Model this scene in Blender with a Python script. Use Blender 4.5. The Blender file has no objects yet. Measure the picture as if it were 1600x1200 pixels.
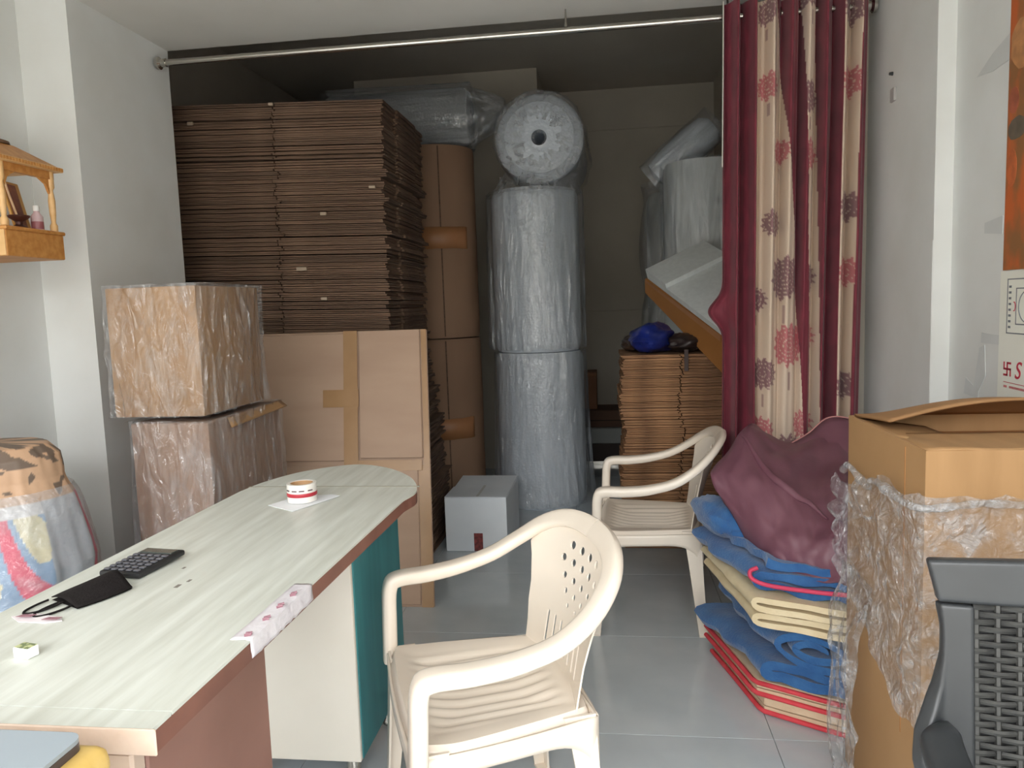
import bpy, bmesh, math, random
from mathutils import Vector, Matrix, noise
random.seed(7)
scn = bpy.context.scene
C = scn.collection
PI = math.pi

# ------------------------------------------------------------------ camera
FPX = 1180.0
CAM_H = 1.25
yaw, pitch, roll = math.radians(7.3), math.radians(5.9), math.radians(2.0)
fw = Vector((-math.sin(yaw)*math.cos(pitch), math.cos(yaw)*math.cos(pitch), -math.sin(pitch)))
r0 = Vector((math.cos(yaw), math.sin(yaw), 0.0))
u0 = r0.cross(fw)
cr = r0*math.cos(roll) - u0*math.sin(roll)
cu = cr.cross(fw)
cam_data = bpy.data.cameras.new('camera')
cam_data.sensor_width = 36.0
cam_data.lens = 36.0*FPX/1600.0
cam_data.clip_start = 0.05
cam = bpy.data.objects.new('camera', cam_data)
C.objects.link(cam)
m3 = Matrix((cr, cu, -fw)).transposed()
cam.matrix_world = Matrix.Translation((0, 0, CAM_H)) @ m3.to_4x4()
scn.camera = cam

# ------------------------------------------------------------------ daylight (overcast sky through the open shop front)
world = bpy.data.worlds.new('world')
scn.world = world
world.use_nodes = True
bg = world.node_tree.nodes['Background']
bg.inputs['Color'].default_value = (0.97, 0.985, 1.0, 1)
bg.inputs['Strength'].default_value = 10.6
portal = bpy.data.lights.new('shop_front_portal', 'AREA')
portal.shape = 'RECTANGLE'
portal.size, portal.size_y = 3.12, 2.3
portal.cycles.is_portal = True
po = bpy.data.objects.new('shop_front_portal', portal)
po.location = (-0.49, -0.74, 1.12)
po.rotation_euler = (math.radians(90), 0, 0)
C.objects.link(po)
scn.view_settings.view_transform = 'Standard'
scn.view_settings.look = 'None'
scn.view_settings.gamma = 1.0
scn.view_settings.use_curve_mapping = False
scn.view_settings.exposure = 0.0
scn.cycles.use_denoising = True
scn.cycles.max_bounces = 10
scn.cycles.diffuse_bounces = 6
scn.cycles.transparent_max_bounces = 24
scn.cycles.caustics_reflective = False
scn.cycles.caustics_refractive = False
scn.cycles.sample_clamp_indirect = 6.0

# ------------------------------------------------------------------ helpers
def lin(c):
    out = []
    for v in c[:3]:
        v = v/255.0
        out.append(v/12.92 if v <= 0.04045 else ((v+0.055)/1.055)**2.4)
    return (out[0], out[1], out[2], 1.0)

def mat(name, col, rough=0.5, col2=None, scale=4.0, stretch=(1, 1, 1), bump=0.0, bscale=60.0, bstretch=None,
        metal=0.0, rnd=0.0, detail=4.0, spec=0.5, lo=0.35, hi=0.65, attr=None, coat=0.0, sheen=0.0):
    m = bpy.data.materials.new(name)
    m.use_nodes = True
    nt = m.node_tree
    N, L = nt.nodes, nt.links
    p = N['Principled BSDF']
    p.inputs['Roughness'].default_value = rough
    p.inputs['Metallic'].default_value = metal
    p.inputs['Specular IOR Level'].default_value = spec
    p.inputs['Coat Weight'].default_value = coat
    p.inputs['Sheen Weight'].default_value = sheen
    tc = N.new('ShaderNodeTexCoord')
    def mapped(st):
        mp = N.new('ShaderNodeMapping')
        mp.inputs['Scale'].default_value = st
        L.new(tc.outputs['Object'], mp.inputs['Vector'])
        return mp.outputs['Vector']
    out = None
    if attr:
        a = N.new('ShaderNodeVertexColor')
        a.layer_name = attr
        out = a.outputs['Color']
    elif col2 is not None:
        nz = N.new('ShaderNodeTexNoise')
        nz.inputs['Scale'].default_value = scale
        nz.inputs['Detail'].default_value = detail
        L.new(mapped(stretch), nz.inputs['Vector'])
        cr_ = N.new('ShaderNodeValToRGB')
        cr_.color_ramp.elements[0].position = lo
        cr_.color_ramp.elements[1].position = hi
        cr_.color_ramp.elements[0].color = lin(col)
        cr_.color_ramp.elements[1].color = lin(col2)
        L.new(nz.outputs['Fac'], cr_.inputs['Fac'])
        out = cr_.outputs['Color']
    else:
        p.inputs['Base Color'].default_value = lin(col)
    if rnd > 0:
        oi = N.new('ShaderNodeObjectInfo')
        mr = N.new('ShaderNodeMapRange')
        mr.inputs['To Min'].default_value = 1.0-rnd
        mr.inputs['To Max'].default_value = 1.0+rnd*0.6
        L.new(oi.outputs['Random'], mr.inputs['Value'])
        hs = N.new('ShaderNodeHueSaturation')
        L.new(mr.outputs['Result'], hs.inputs['Value'])
        if out is not None:
            L.new(out, hs.inputs['Color'])
        else:
            hs.inputs['Color'].default_value = lin(col)
        out = hs.outputs['Color']
    if out is not None:
        L.new(out, p.inputs['Base Color'])
    if bump > 0:
        nb = N.new('ShaderNodeTexNoise')
        nb.inputs['Scale'].default_value = bscale
        nb.inputs['Detail'].default_value = 3.0
        L.new(mapped(bstretch or (1, 1, 1)), nb.inputs['Vector'])
        bp = N.new('ShaderNodeBump')
        bp.inputs['Strength'].default_value = bump
        bp.inputs['Distance'].default_value = 0.01
        L.new(nb.outputs['Fac'], bp.inputs['Height'])
        L.new(bp.outputs['Normal'], p.inputs['Normal'])
    return m

def film(name, tint=(225, 228, 232), lo=0.08, hi=0.42, scale=7.0, stretch=(1, 1, 1), rough=0.16, bump=0.5, bscale=22.0):
    """clear creased plastic film: mostly see-through, glossy and milky where it creases"""
    m = bpy.data.materials.new(name)
    m.use_nodes = True
    nt = m.node_tree
    N, L = nt.nodes, nt.links
    p = N['Principled BSDF']
    p.inputs['Base Color'].default_value = lin(tint)
    p.inputs['Roughness'].default_value = rough
    p.inputs['Specular IOR Level'].default_value = 0.2
    tr = N.new('ShaderNodeBsdfTransparent')
    tr.inputs['Color'].default_value = (0.96, 0.96, 0.96, 1)
    mx = N.new('ShaderNodeMixShader')
    tc = N.new('ShaderNodeTexCoord')
    mp = N.new('ShaderNodeMapping')
    mp.inputs['Scale'].default_value = stretch
    L.new(tc.outputs['Object'], mp.inputs['Vector'])
    nz = N.new('ShaderNodeTexNoise')
    nz.inputs['Scale'].default_value = scale
    nz.inputs['Detail'].default_value = 5
    nz.inputs['Distortion'].default_value = 1.2
    L.new(mp.outputs['Vector'], nz.inputs['Vector'])
    mr = N.new('ShaderNodeMapRange')
    mr.inputs['From Min'].default_value = 0.42
    mr.inputs['From Max'].default_value = 0.68
    mr.inputs['To Min'].default_value = lo
    mr.inputs['To Max'].default_value = hi
    L.new(nz.outputs['Fac'], mr.inputs['Value'])
    L.new(mr.outputs['Result'], mx.inputs['Fac'])
    L.new(tr.outputs['BSDF'], mx.inputs[1])
    L.new(p.outputs['BSDF'], mx.inputs[2])
    nb = N.new('ShaderNodeTexNoise')
    nb.inputs['Scale'].default_value = bscale
    nb.inputs['Detail'].default_value = 4
    nb.inputs['Distortion'].default_value = 2.0
    L.new(mp.outputs['Vector'], nb.inputs['Vector'])
    bp = N.new('ShaderNodeBump')
    bp.inputs['Strength'].default_value = bump
    bp.inputs['Distance'].default_value = 0.03
    L.new(nb.outputs['Fac'], bp.inputs['Height'])
    L.new(bp.outputs['Normal'], p.inputs['Normal'])
    gl = N.new('ShaderNodeBsdfGlossy')
    gl.inputs['Roughness'].default_value = rough
    L.new(bp.outputs['Normal'], gl.inputs['Normal'])
    lw = N.new('ShaderNodeLayerWeight')
    lw.inputs['Blend'].default_value = 0.25
    fr = N.new('ShaderNodeMapRange')
    fr.inputs['To Min'].default_value = 0.055
    fr.inputs['To Max'].default_value = 0.30
    L.new(lw.outputs['Facing'], fr.inputs['Value'])
    m2 = N.new('ShaderNodeMixShader')
    L.new(fr.outputs['Result'], m2.inputs['Fac'])
    L.new(mx.outputs['Shader'], m2.inputs[1])
    L.new(gl.outputs['BSDF'], m2.inputs[2])
    L.new(m2.outputs['Shader'], N['Material Output'].inputs['Surface'])
    return m

def tag(o, label=None, cat=None, group=None, kind=None):
    if label: o['label'] = label
    if cat: o['category'] = cat
    if group: o['group'] = group
    if kind: o['kind'] = kind
    return o

def thing(name, label, cat, loc=(0, 0, 0), rz=0.0, group=None):
    o = bpy.data.objects.new(name, None)
    o.empty_display_size = 0.05
    C.objects.link(o)
    o.location = loc
    o.rotation_euler = (0, 0, rz)
    return tag(o, label, cat, group)

class MB:
    """collects geometry for one mesh object"""
    def __init__(s):
        s.v, s.f, s.col = [], [], []
    def add(s, verts, faces):
        b = len(s.v)
        s.v += [tuple(x) for x in verts]
        s.f += [tuple(i+b for i in f) for f in faces]
        return s
    def box(s, lo, hi, M=None):
        x0, y0, z0 = lo; x1, y1, z1 = hi
        vs = [(x0,y0,z0),(x1,y0,z0),(x1,y1,z0),(x0,y1,z0),(x0,y0,z1),(x1,y0,z1),(x1,y1,z1),(x0,y1,z1)]
        if M is not None: vs = [M @ Vector(v) for v in vs]
        return s.add(vs, [(3,2,1,0),(4,5,6,7),(0,1,5,4),(1,2,6,5),(2,3,7,6),(3,0,4,7)])
    def rbox(s, lo, hi, r=0.01, seg=2, M=None):
        bm = bmesh.new()
        bmesh.ops.create_cube(bm, size=1.0)
        for v in bm.verts:
            v.co = Vector([lo[i]+(v.co[i]+0.5)*(hi[i]-lo[i]) for i in range(3)])
        bmesh.ops.bevel(bm, geom=bm.edges[:], offset=r, segments=seg, affect='EDGES', profile=0.5)
        bm.verts.index_update()
        vs = [v.co.copy() for v in bm.verts]
        if M is not None: vs = [M @ v for v in vs]
        s.add(vs, [[v.index for v in f.verts] for f in bm.faces])
        bm.free()
        return s
    def grid(s, fn, nu, nv, closed_u=False):
        vs = []
        for j in range(nv+1):
            for i in range(nu if closed_u else nu+1):
                vs.append(fn(i/nu, j/nv))
        w = nu if closed_u else nu+1
        fs = []
        for j in range(nv):
            for i in range(nu):
                a = j*w+i; b = j*w+(i+1) % w
                fs.append((a, b, b+w, a+w))
        return s.add(vs, fs)
    def lathe(s, prof, n=32, center=(0, 0, 0), M=None, caps=True):
        vs, fs = [], []
        for (r, z) in prof:
            for i in range(n):
                a = 2*PI*i/n
                v = Vector((r*math.cos(a), r*math.sin(a), z))
                if M is not None: v = M @ v
                vs.append(v + Vector(center))
        for j in range(len(prof)-1):
            for i in range(n):
                k = (i+1) % n
                fs.append((j*n+i, j*n+k, (j+1)*n+k, (j+1)*n+i))
        if caps:
            fs.append(tuple(range(n-1, -1, -1)))
            fs.append(tuple((len(prof)-1)*n+i for i in range(n)))
        return s.add(vs, fs)
    def tube(s, pts, r, n=8, caps=True, radii=None):
        pts = [Vector(p) for p in pts]
        ref = None
        vs, fs = [], []
        for k, p in enumerate(pts):
            t = (pts[min(k+1, len(pts)-1)]-pts[max(k-1, 0)]).normalized()
            if ref is None:
                ref = t.orthogonal().normalized()
            ref = (ref - t*ref.dot(t))
            ref = ref.normalized() if ref.length > 1e-6 else t.orthogonal().normalized()
            b = t.cross(ref)
            rr = radii[k] if radii else r
            for i in range(n):
                a = 2*PI*i/n
                vs.append(p + ref*(rr*math.cos(a)) + b*(rr*math.sin(a)))
        for k in range(len(pts)-1):
            for i in range(n):
                j = (i+1) % n
                fs.append((k*n+i, k*n+j, (k+1)*n+j, (k+1)*n+i))
        if caps:
            fs.append(tuple(range(n-1, -1, -1)))
            fs.append(tuple((len(pts)-1)*n+i for i in range(n)))
        return s.add(vs, fs)
    def sweep(s, pts, sides, norms, widths, thicks, n=10, caps=True):
        """flat rounded band: at every point a superellipse section, wide along side, thin along norm"""
        vs, fs = [], []
        for k, p in enumerate(pts):
            p = Vector(p); sd = Vector(sides[k]).normalized(); nm = Vector(norms[k]).normalized()
            for i in range(n):
                a = 2*PI*i/n
                c, q = math.cos(a), math.sin(a)
                ex = math.copysign(abs(c)**0.55, c)*widths[k]/2
                ey = math.copysign(abs(q)**0.55, q)*thicks[k]/2
                vs.append(p + sd*ex + nm*ey)
        for k in range(len(pts)-1):
            for i in range(n):
                j = (i+1) % n
                fs.append((k*n+i, k*n+j, (k+1)*n+j, (k+1)*n+i))
        if caps:
            fs.append(tuple(range(n-1, -1, -1)))
            fs.append(tuple((len(pts)-1)*n+i for i in range(n)))
        return s.add(vs, fs)
    def prism(s, poly, z0, z1):
        n = len(poly)
        vs = [(x, y, z0) for x, y in poly]+[(x, y, z1) for x, y in poly]
        fs = [tuple(range(n-1, -1, -1)), tuple(range(n, 2*n))]
        fs += [(i, (i+1) % n, n+(i+1) % n, n+i) for i in range(n)]
        return s.add(vs, fs)
    def mesh(s, name, smooth=False, fix=True):
        me = bpy.data.meshes.new(name)
        me.from_pydata(s.v, [], s.f)
        if s.col:
            a = me.color_attributes.new('Col', 'FLOAT_COLOR', 'POINT')
            flat = []
            for c in s.col: flat += [c[0], c[1], c[2], 1.0]
            a.data.foreach_set('color', flat)
        if fix:
            bm = bmesh.new(); bm.from_mesh(me)
            bmesh.ops.recalc_face_normals(bm, faces=bm.faces[:])
            bm.to_mesh(me); bm.free()
        if smooth:
            me.polygons.foreach_set('use_smooth', [True]*len(me.polygons))
            if smooth != 'all':
                me.set_sharp_from_angle(angle=math.radians(45))
        me.update()
        return me
    def build(s, name, m, parent=None, smooth=False, label=None, loc=None, kind=None):
        o = bpy.data.objects.new(name, s.mesh(name, smooth))
        o.data.materials.append(m)
        C.objects.link(o)
        if parent is not None: o.parent = parent
        if loc is not None: o.location = loc
        if label: o['label'] = label
        if kind: o['kind'] = kind
        return o

def solidify(o, t, offset=-1.0):
    md = o.modifiers.new('solidify', 'SOLIDIFY'); md.thickness = t; md.offset = offset
    return o
def subsurf(o, lv=2):
    md = o.modifiers.new('subsurf', 'SUBSURF'); md.levels = lv; md.render_levels = lv
    return o
def fn(x, y=0.0, z=0.0): return noise.noise(Vector((x, y, z)))
def lerp(a, b, t): return a+(b-a)*t
def sm(a, b, x):
    t = max(0.0, min(1.0, (x-a)/(b-a))); return t*t*(3-2*t)
def interp(tab, x):
    if x <= tab[0][0]: return tab[0][1]
    for (a, va), (b, vb) in zip(tab, tab[1:]):
        if x <= b: return lerp(va, vb, (x-a)/(b-a))
    return tab[-1][1]
def catmull(pts, n):
    pts = [Vector(p) for p in pts]
    out = []
    P = [pts[0]*2-pts[1]]+pts+[pts[-1]*2-pts[-2]]
    for k in range(len(pts)-1):
        a, b, c, d = P[k:k+4]
        for i in range(n):
            t = i/n
            out.append(0.5*((2*b)+(c-a)*t+(2*a-5*b+4*c-d)*t*t+(3*b-a-3*c+d)*t**3))
    out.append(pts[-1])
    return out
def copy_tree(o, parent=None):
    c = o.copy(); C.objects.link(c)
    if parent is not None: c.parent = parent
    for ch in list(o.children): copy_tree(ch, c)
    return c

# ------------------------------------------------------------------ materials
M_wall = mat('white_wall_paint', (214, 215, 212), 0.6, (224, 226, 225), 2.5, bump=0.04, bscale=30)
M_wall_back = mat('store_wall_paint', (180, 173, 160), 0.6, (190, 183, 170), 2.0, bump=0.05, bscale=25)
M_ceil = mat('ceiling_paint', (208, 206, 200), 0.8, (218, 216, 211), 1.5)
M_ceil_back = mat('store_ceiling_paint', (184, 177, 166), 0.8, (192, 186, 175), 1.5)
M_grout = mat('floor_grout', (172, 176, 178), 0.6)
M_tile = mat('grey_vitrified_tile', (190, 198, 203), 0.14, (200, 207, 211), 5.0, rnd=0.02, detail=8)
M_pave = mat('pavement_concrete', (176, 172, 164), 0.9, (190, 186, 178), 2.0)
M_card = mat('brown_cardboard', (186, 146, 104), 0.75, (198, 158, 116), 3.0, (1, 1, 6), rnd=0.05, bump=0.03, bscale=40)
M_card_pale = mat('pale_cardboard', (170, 142, 122), 0.75, (178, 151, 130), 2.0, (1, 1, 4), bump=0.03, bscale=30)
M_card_dark = mat('stacked_cardboard', (92, 70, 55), 0.85, (118, 93, 75), 6.0, (1, 1, 14), rnd=0.22, bump=0.15, bscale=50)
M_card_right = mat('stacked_cardboard_warm', (118, 82, 56), 0.75, (182, 136, 96), 7.0, (1, 1, 12), rnd=0.14, bump=0.15, bscale=50)
M_card_orange = mat('orange_carton_board', (162, 124, 82), 0.7, (172, 133, 90), 3.0, (8, 1, 1), bump=0.03, bscale=40)
M_tape = mat('brown_packing_tape', (158, 122, 84), 0.35, (166, 130, 92), 8.0)
M_tape_orange = mat('orange_packing_tape', (158, 110, 72), 0.45, (168, 118, 80), 8.0)
M_white_card = mat('white_carton_board', (214, 220, 226), 0.55, (224, 229, 234), 4.0)
M_plastic = mat('cream_moulded_plastic', (232, 220, 205), 0.24, (236, 225, 211), 3.0, spec=0.5)
M_steel = mat('polished_steel', (190, 186, 178), 0.22, metal=1.0)
M_black = mat('black_moulded_plastic', (44, 46, 48), 0.38, (52, 54, 56), 6.0)
M_weave = mat('grey_black_woven_plastic', (46, 46, 45), 0.4, (60, 60, 58), 30.0)
M_film = film('clear_stretch_film', lo=0.05, hi=0.22, scale=14, stretch=(1, 1, 0.4), rough=0.1, bump=1.0, bscale=16)
M_film_dense = film('crumpled_clear_film', lo=0.10, hi=0.42, scale=14, bscale=30, bump=1.0, rough=0.08)
M_film_roll = film('clear_roll_bag', (215, 222, 230), lo=0.10, hi=0.30, scale=11, stretch=(1, 1, 0.2), rough=0.1, bscale=12, bump=1.0)

# ------------------------------------------------------------------ the room
def struct(name, mb, m, smooth=False):
    return tag(mb.build(name, m, None, smooth), kind='structure')
XL, XR, YC0, YC1 = -2.06, 1.085, 2.57, 3.2
TS = 0.656
floor = struct('floor', MB().box((-2.65, -0.9, -0.12), (1.3, 6.6, -0.012)), M_grout)
tile_mb = MB().rbox((0.0009, 0.0009, -0.012), (TS-0.0009, TS-0.0009, 0.0), 0.0006, 1)
tile_me = tile_mb.mesh('tile'); tile_me.materials.append(M_tile)
for i in range(-5, 1):
    for j in range(-4, 7):
        x, y = 0.445+i*TS, 2.1+j*TS
        if y+TS > 6.9 or x > 1.25: continue
        t = bpy.data.objects.new('tile', tile_me); C.objects.link(t)
        t.parent = floor; t.location = (x, y, 0)
struct('wall_left', MB().box((XL-0.2, -0.9, 0), (XL, YC0, 2.4)), M_wall)
struct('wall_right', MB().box((XR, -0.9, 0), (XR+0.2, YC0, 2.4)), M_wall)
wall_right = bpy.data.objects['wall_right']
struct('column', MB().box((-2.65, YC0, 0), (-1.865, YC1, 2.4)), M_wall)
col_r = struct('column', MB().box((1.03, YC0, 0), (1.285, YC1, 2.4)), M_wall)
MB().box((1.0285, YC0+0.002, 0), (1.03, YC1-0.002, 1.41)).build('dado_panel', M_wall, col_r)
MB().lathe([(0.007, 0), (0.005, 0.012)], 10, (1.03, 2.942, 2.026), Matrix.Rotation(-PI/2, 4, 'Y')).build('wall_plug', M_black, col_r)
MB().rbox((1.022, 2.905, 1.925), (1.031, 2.945, 1.972), 0.002, 1).build('plaster_patch', mat('grey_patch', (176, 172, 170), 0.8), col_r)
struct('ceiling', MB().box((-2.65, -0.9, 2.4), (1.3, YC1, 3.0)), M_ceil)
struct('ceiling', MB().box((-2.65, YC1, 2.97), (1.3, 6.6, 3.1)), M_ceil_back)
struct('wall_left', MB().box((-2.65, YC1, 0), (-2.45, 6.6, 2.97)), M_wall_back)
struct('wall_right', MB().box((0.886, YC1, 0), (1.285, 6.6, 2.97)), M_wall_back)
wb = struct('wall_back', MB().box((-2.45, 6.4, 0), (0.886, 6.6, 2.97)), M_wall_back)
for z0, z1 in ((0.0, 1.18), (1.186, 2.64), (2.648, 2.97)):
    MB().rbox((-0.468, 6.39, z0), (0.885, 6.401, z1), 0.002, 1).build('wall_panel', M_wall_back, wb)
struct('pier', MB().box((-1.85, 5.7, 0), (-0.47, 6.4, 2.97)), M_wall_back)
struct('wall_front', MB().box((-2.26, -0.9, 2.25), (1.285, -0.7, 3.0)), M_wall)
struct('added_light_blocker', MB().box((-9, -8.8, -0.13), (9, -8.5, 3.2)), mat('light_blocker_grey', (150, 146, 138), 0.9, (162, 158, 150), 1.0))  # unseen wall added to block low sky light and darken the upper walls
struct('pavement', MB().box((-9, -14, -0.3), (9, -0.9, -0.13)), M_pave)

# tape marks left on the right wall
M_resid = mat('grey_tape_residue', (198, 201, 200), 0.35, (206, 209, 208), 9)
def wall_patch(pts, name='tape_strip', m=M_resid, x=XR):
    n = len(pts)
    mb = MB()
    vs = [(x, y, z) for y, z in pts]+[(x-0.0015, y, z) for y, z in pts]
    mb.add(vs, [tuple(range(n)), tuple(range(2*n-1, n-1, -1))]+[(i, (i+1) % n, n+(i+1) % n, n+i) for i in range(n)])
    return mb.build(name, m, wall_right)
wall_patch([(2.43, 1.865), (2.34, 1.905), (2.245, 1.93), (2.245, 1.86), (2.34, 1.855)])
wall_patch([(2.34, 1.09), (2.33, 1.0), (2.37, 0.95), (2.40, 0.96), (2.37, 1.08)])
wall_patch([(2.36, 1.125), (2.255, 1.12), (2.255, 1.095), (2.36, 1.095)])
wall_patch([(2.36, 1.44), (2.26, 1.45), (2.26, 1.40), (2.36, 1.41)])
wall_patch([(2.45, 0.985), (2.37, 0.95), (2.37, 0.93), (2.46, 0.935)])

# ------------------------------------------------------------------ desk
desk = thing('office_desk', 'long desk with pale wood-grain top, rounded far end and brown edge', 'desk', (-0.8, 1.6, 0))
DO = Vector((0.8, -1.6))
curve = catmull([(-0.545, 1.90, 0), (-0.535, 2.01, 0), (-0.597, 2.172, 0), (-0.715, 2.31, 0), (-0.84, 2.355, 0), (-0.965, 2.26, 0), (-1.03, 2.12, 0), (-1.05, 2.0, 0)], 8)
outline = [(-0.563, 0.812)]+[(p.x, p.y) for p in curve]+[(-1.06, 0.90), (-1.06, 0.812)]
def loc_poly(poly, s=1.0):
    return [((x+DO.x), (y+DO.y)) for x, y in poly]
M_lam = mat('pale_woodgrain_laminate', (196, 198, 188), 0.4, (220, 223, 216), 5.0, (9, 0.7, 1), detail=8, lo=0.3, hi=0.7)
M_edge = mat('brown_desk_edge', (112, 72, 60), 0.5, (128, 84, 70), 9)
M_brown_panel = mat('brown_laminate_panel', (126, 90, 78), 0.5, (138, 100, 88), 5)
M_cream_panel = mat('cream_laminate_panel', (226, 220, 208), 0.45, (232, 227, 216), 3)
M_teal = mat('teal_laminate_panel', (52, 122, 128), 0.45, (62, 134, 140), 4, (6, 6, 0.6))
def clip(poly, y0, y1):
    def cut(pl, keep, yy):
        out = []
        for (a, b) in zip(pl, pl[1:]+pl[:1]):
            ia, ib = keep(a[1]), keep(b[1])
            if ia: out.append(a)
            if ia != ib:
                t = (yy-a[1])/(b[1]-a[1]); out.append((lerp(a[0], b[0], t), yy))
        return out
    return cut(cut(poly, lambda y: y >= y0, y0), lambda y: y <= y1, y1)
def inset(poly, d):
    cx = sum(p[0] for p in poly)/len(poly); cy = sum(p[1] for p in poly)/len(poly)
    return [(x-math.copysign(min(d, abs(x-cx)), x-cx), y-math.copysign(min(d, abs(y-cy)), y-cy)) for x, y in poly]
MB().prism(loc_poly(outline), 0.716, 0.745).build('edge_band', M_edge, desk, True)
for y0, y1 in ((0.80, 0.8525), (0.855, 2.050), (2.055, 2.40)):
    MB().prism(loc_poly(clip(outline, y0, y1)), 0.745, 0.75).build('laminate_sheet', M_lam, desk)
MB().rbox((0.185, -0.755, 0.0), (0.205, -0.42, 0.716), 0.003, 1).build('side_panel', M_brown_panel, desk)
MB().rbox((-0.22, -0.75, 0.0), (-0.2, -0.42, 0.716), 0.003, 1).build('side_panel', M_brown_panel, desk)
MB().rbox((-0.20, -0.44, 0.04), (0.185, -0.42, 0.716), 0.003, 1).build('back_panel', M_brown_panel, desk)
MB().rbox((0.165, -0.785, 0.0), (0.205, -0.757, 0.716), 0.004, 1).build('front_stile', mat('beige_stile', (196, 174, 156), 0.5), desk)
MB().rbox((-0.215, 0.135, 0.115), (0.16, 0.15, 0.716), 0.002, 1).build('pedestal_panel', M_cream_panel, desk)
MB().rbox((0.142, 0.151, 0.115), (0.162, 0.56, 0.716), 0.002, 1).build('pedestal_side', M_teal, desk)
MB().rbox((-0.215, 0.151, 0.115), (-0.195, 0.56, 0.716), 0.002, 1).build('pedestal_side', M_teal, desk)
MB().rbox((-0.195, 0.54, 0.115), (0.142, 0.56, 0.716), 0.002, 1).build('pedestal_back', M_teal, desk)
for fx, fy in ((0.12, 0.19), (-0.17, 0.19), (0.12, 0.52), (-0.17, 0.52)):
    MB().lathe([(0.024, 0), (0.024, 0.012), (0.018, 0.02), (0.018, 0.115)], 16, (fx, fy, 0)).build('metal_foot', M_steel, desk, True)
M_ptape = mat('printed_pink_tape', (212, 206, 212), 0.3, (228, 224, 228), 28, bump=0.2)
M_redprint = mat('red_tape_print', (150, 108, 118), 0.5)
def edge_tape(u, v):
    y = lerp(1.058, 1.295, u); xe = -0.5595+0.004*u
    d = v*0.062
    if d < 0.03: return (xe-0.03+d+DO.x, y+DO.y+0.006*fn(u*9), 0.7514+0.002*abs(fn(u*20, v*4)))
    return (xe+0.0022+0.003*abs(fn(u*14, v*3))+DO.x, y+DO.y+0.01*(v-0.5), 0.7514-(d-0.03)-0.004*fn(u*25))
et = solidify(MB().grid(edge_tape, 24, 10).build('edge_tape', M_ptape, desk, True), 0.001)
for u in (0.03, 0.30, 0.52, 0.74):
    a = [edge_tape(u+0.05*i/3, 0.30+0.12*(i % 2)) for i in range(4)]
    MB().tube([(p[0], p[1], p[2]+0.002) for p in a], 0.0025, 6).build('tape_print', M_redprint, et)

MB().rbox((-0.265, -0.7915, 0.717), (0.243, -0.7875, 0.7515), 0.0015, 1).build('clear_edge_tape', mat('yellowed_clear_tape', (200, 176, 158), 0.25, (214, 194, 178), 14, bump=0.2, bscale=40), desk)
for mx, my, ml in ((-0.012, -0.33, 0.016), (-0.004, -0.30, 0.012), (-0.055, -0.23, 0.010)):
    MB().rbox((mx, my, 0.7499), (mx+ml*0.5, my+ml, 0.7504), 0.0001, 1).build('scuff_mark', mat('dark_scuff', (128, 122, 114), 0.6), desk)

MB().rbox((-0.248, 0.4485, 0.7485), (0.262, 0.4565, 0.7506), 0.0003, 1).build('seam_strip', mat('grey_seam', (160, 156, 142), 0.6), desk)
# things on the desk
def papery(name, label, cat, pts, z, m, lift=0.0, prints=None):
    n = len(pts)
    mb = MB()
    vs = [(x, y, z+lift*abs(fn(x*20, y*20))) for x, y in pts]
    mb.add([(x, y, zz) for x, y, zz in vs]+[(x, y, zz+0.0012) for x, y, zz in vs],
           [tuple(range(n-1, -1, -1)), tuple(range(n, 2*n))]+[(i, (i+1) % n, n+(i+1) % n, n+i) for i in range(n)])
    o = mb.build(name, m)
    tag(o, label, cat)
    return o
M_paper = mat('white_paper', (232, 236, 240), 0.6, (240, 243, 246), 6)
papery('paper_sheet', 'small white paper sheet lying under the tape roll on the desk', 'paper',
       [(-0.893, 1.845), (-0.80, 1.785), (-0.73, 1.935), (-0.76, 1.955), (-0.82, 1.94), (-0.86, 1.915)], 0.7503, M_paper, 0.004)
lab = papery('paper_scrap', 'crumpled pinkish printed paper scrap on the desk beside the mask straps', 'paper',
       [(-1.02, 1.125), (-0.99, 1.105), (-0.94, 1.103), (-0.915, 1.112), (-0.93, 1.128), (-0.985, 1.14)], 0.7503, mat('pinkish_paper', (226, 216, 220), 0.5, (236, 230, 232), 30), 0.004)
for (x, y) in ((-0.99, 1.122), (-0.935, 1.113)):
    MB().prism([(x-0.014, y-0.006), (x+0.012, y-0.004), (x+0.016, y+0.006), (x-0.008, y+0.004)], 0.7555, 0.7562).build('print_mark', M_redprint, lab)
tr = thing('tape_roll', 'white roll of red-striped adhesive tape standing on a paper sheet', 'tape', (-0.815, 1.885, 0.7545))
MB().lathe([(0.030, 0.0), (0.0385, 0.0), (0.0385, 0.048), (0.030, 0.048), (0.030, 0.0)], 40, caps=False).build('tape_coil', mat('white_tape_coil', (232, 228, 222), 0.4), tr, True)
MB().lathe([(0.0388, 0.015), (0.0393, 0.0155), (0.0393, 0.0245), (0.0388, 0.025)], 40, caps=False).build('red_stripe', mat('red_tape_stripe', (178, 48, 60), 0.4), tr, True)
MB().lathe([(0.0265, 0.001), (0.0298, 0.001), (0.0298, 0.047), (0.0265, 0.047), (0.0265, 0.001)], 32, caps=False).build('cardboard_core', M_card, tr, True)
for a in (-2.3, -1.7, -1.2, -0.6):
    MB().box((0.0385, -0.007, 0.031), (0.0394, 0.007, 0.034), Matrix.Rotation(a, 4, 'Z')).build('print_mark', mat('dark_print', (90, 70, 74), 0.5), tr)

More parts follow.
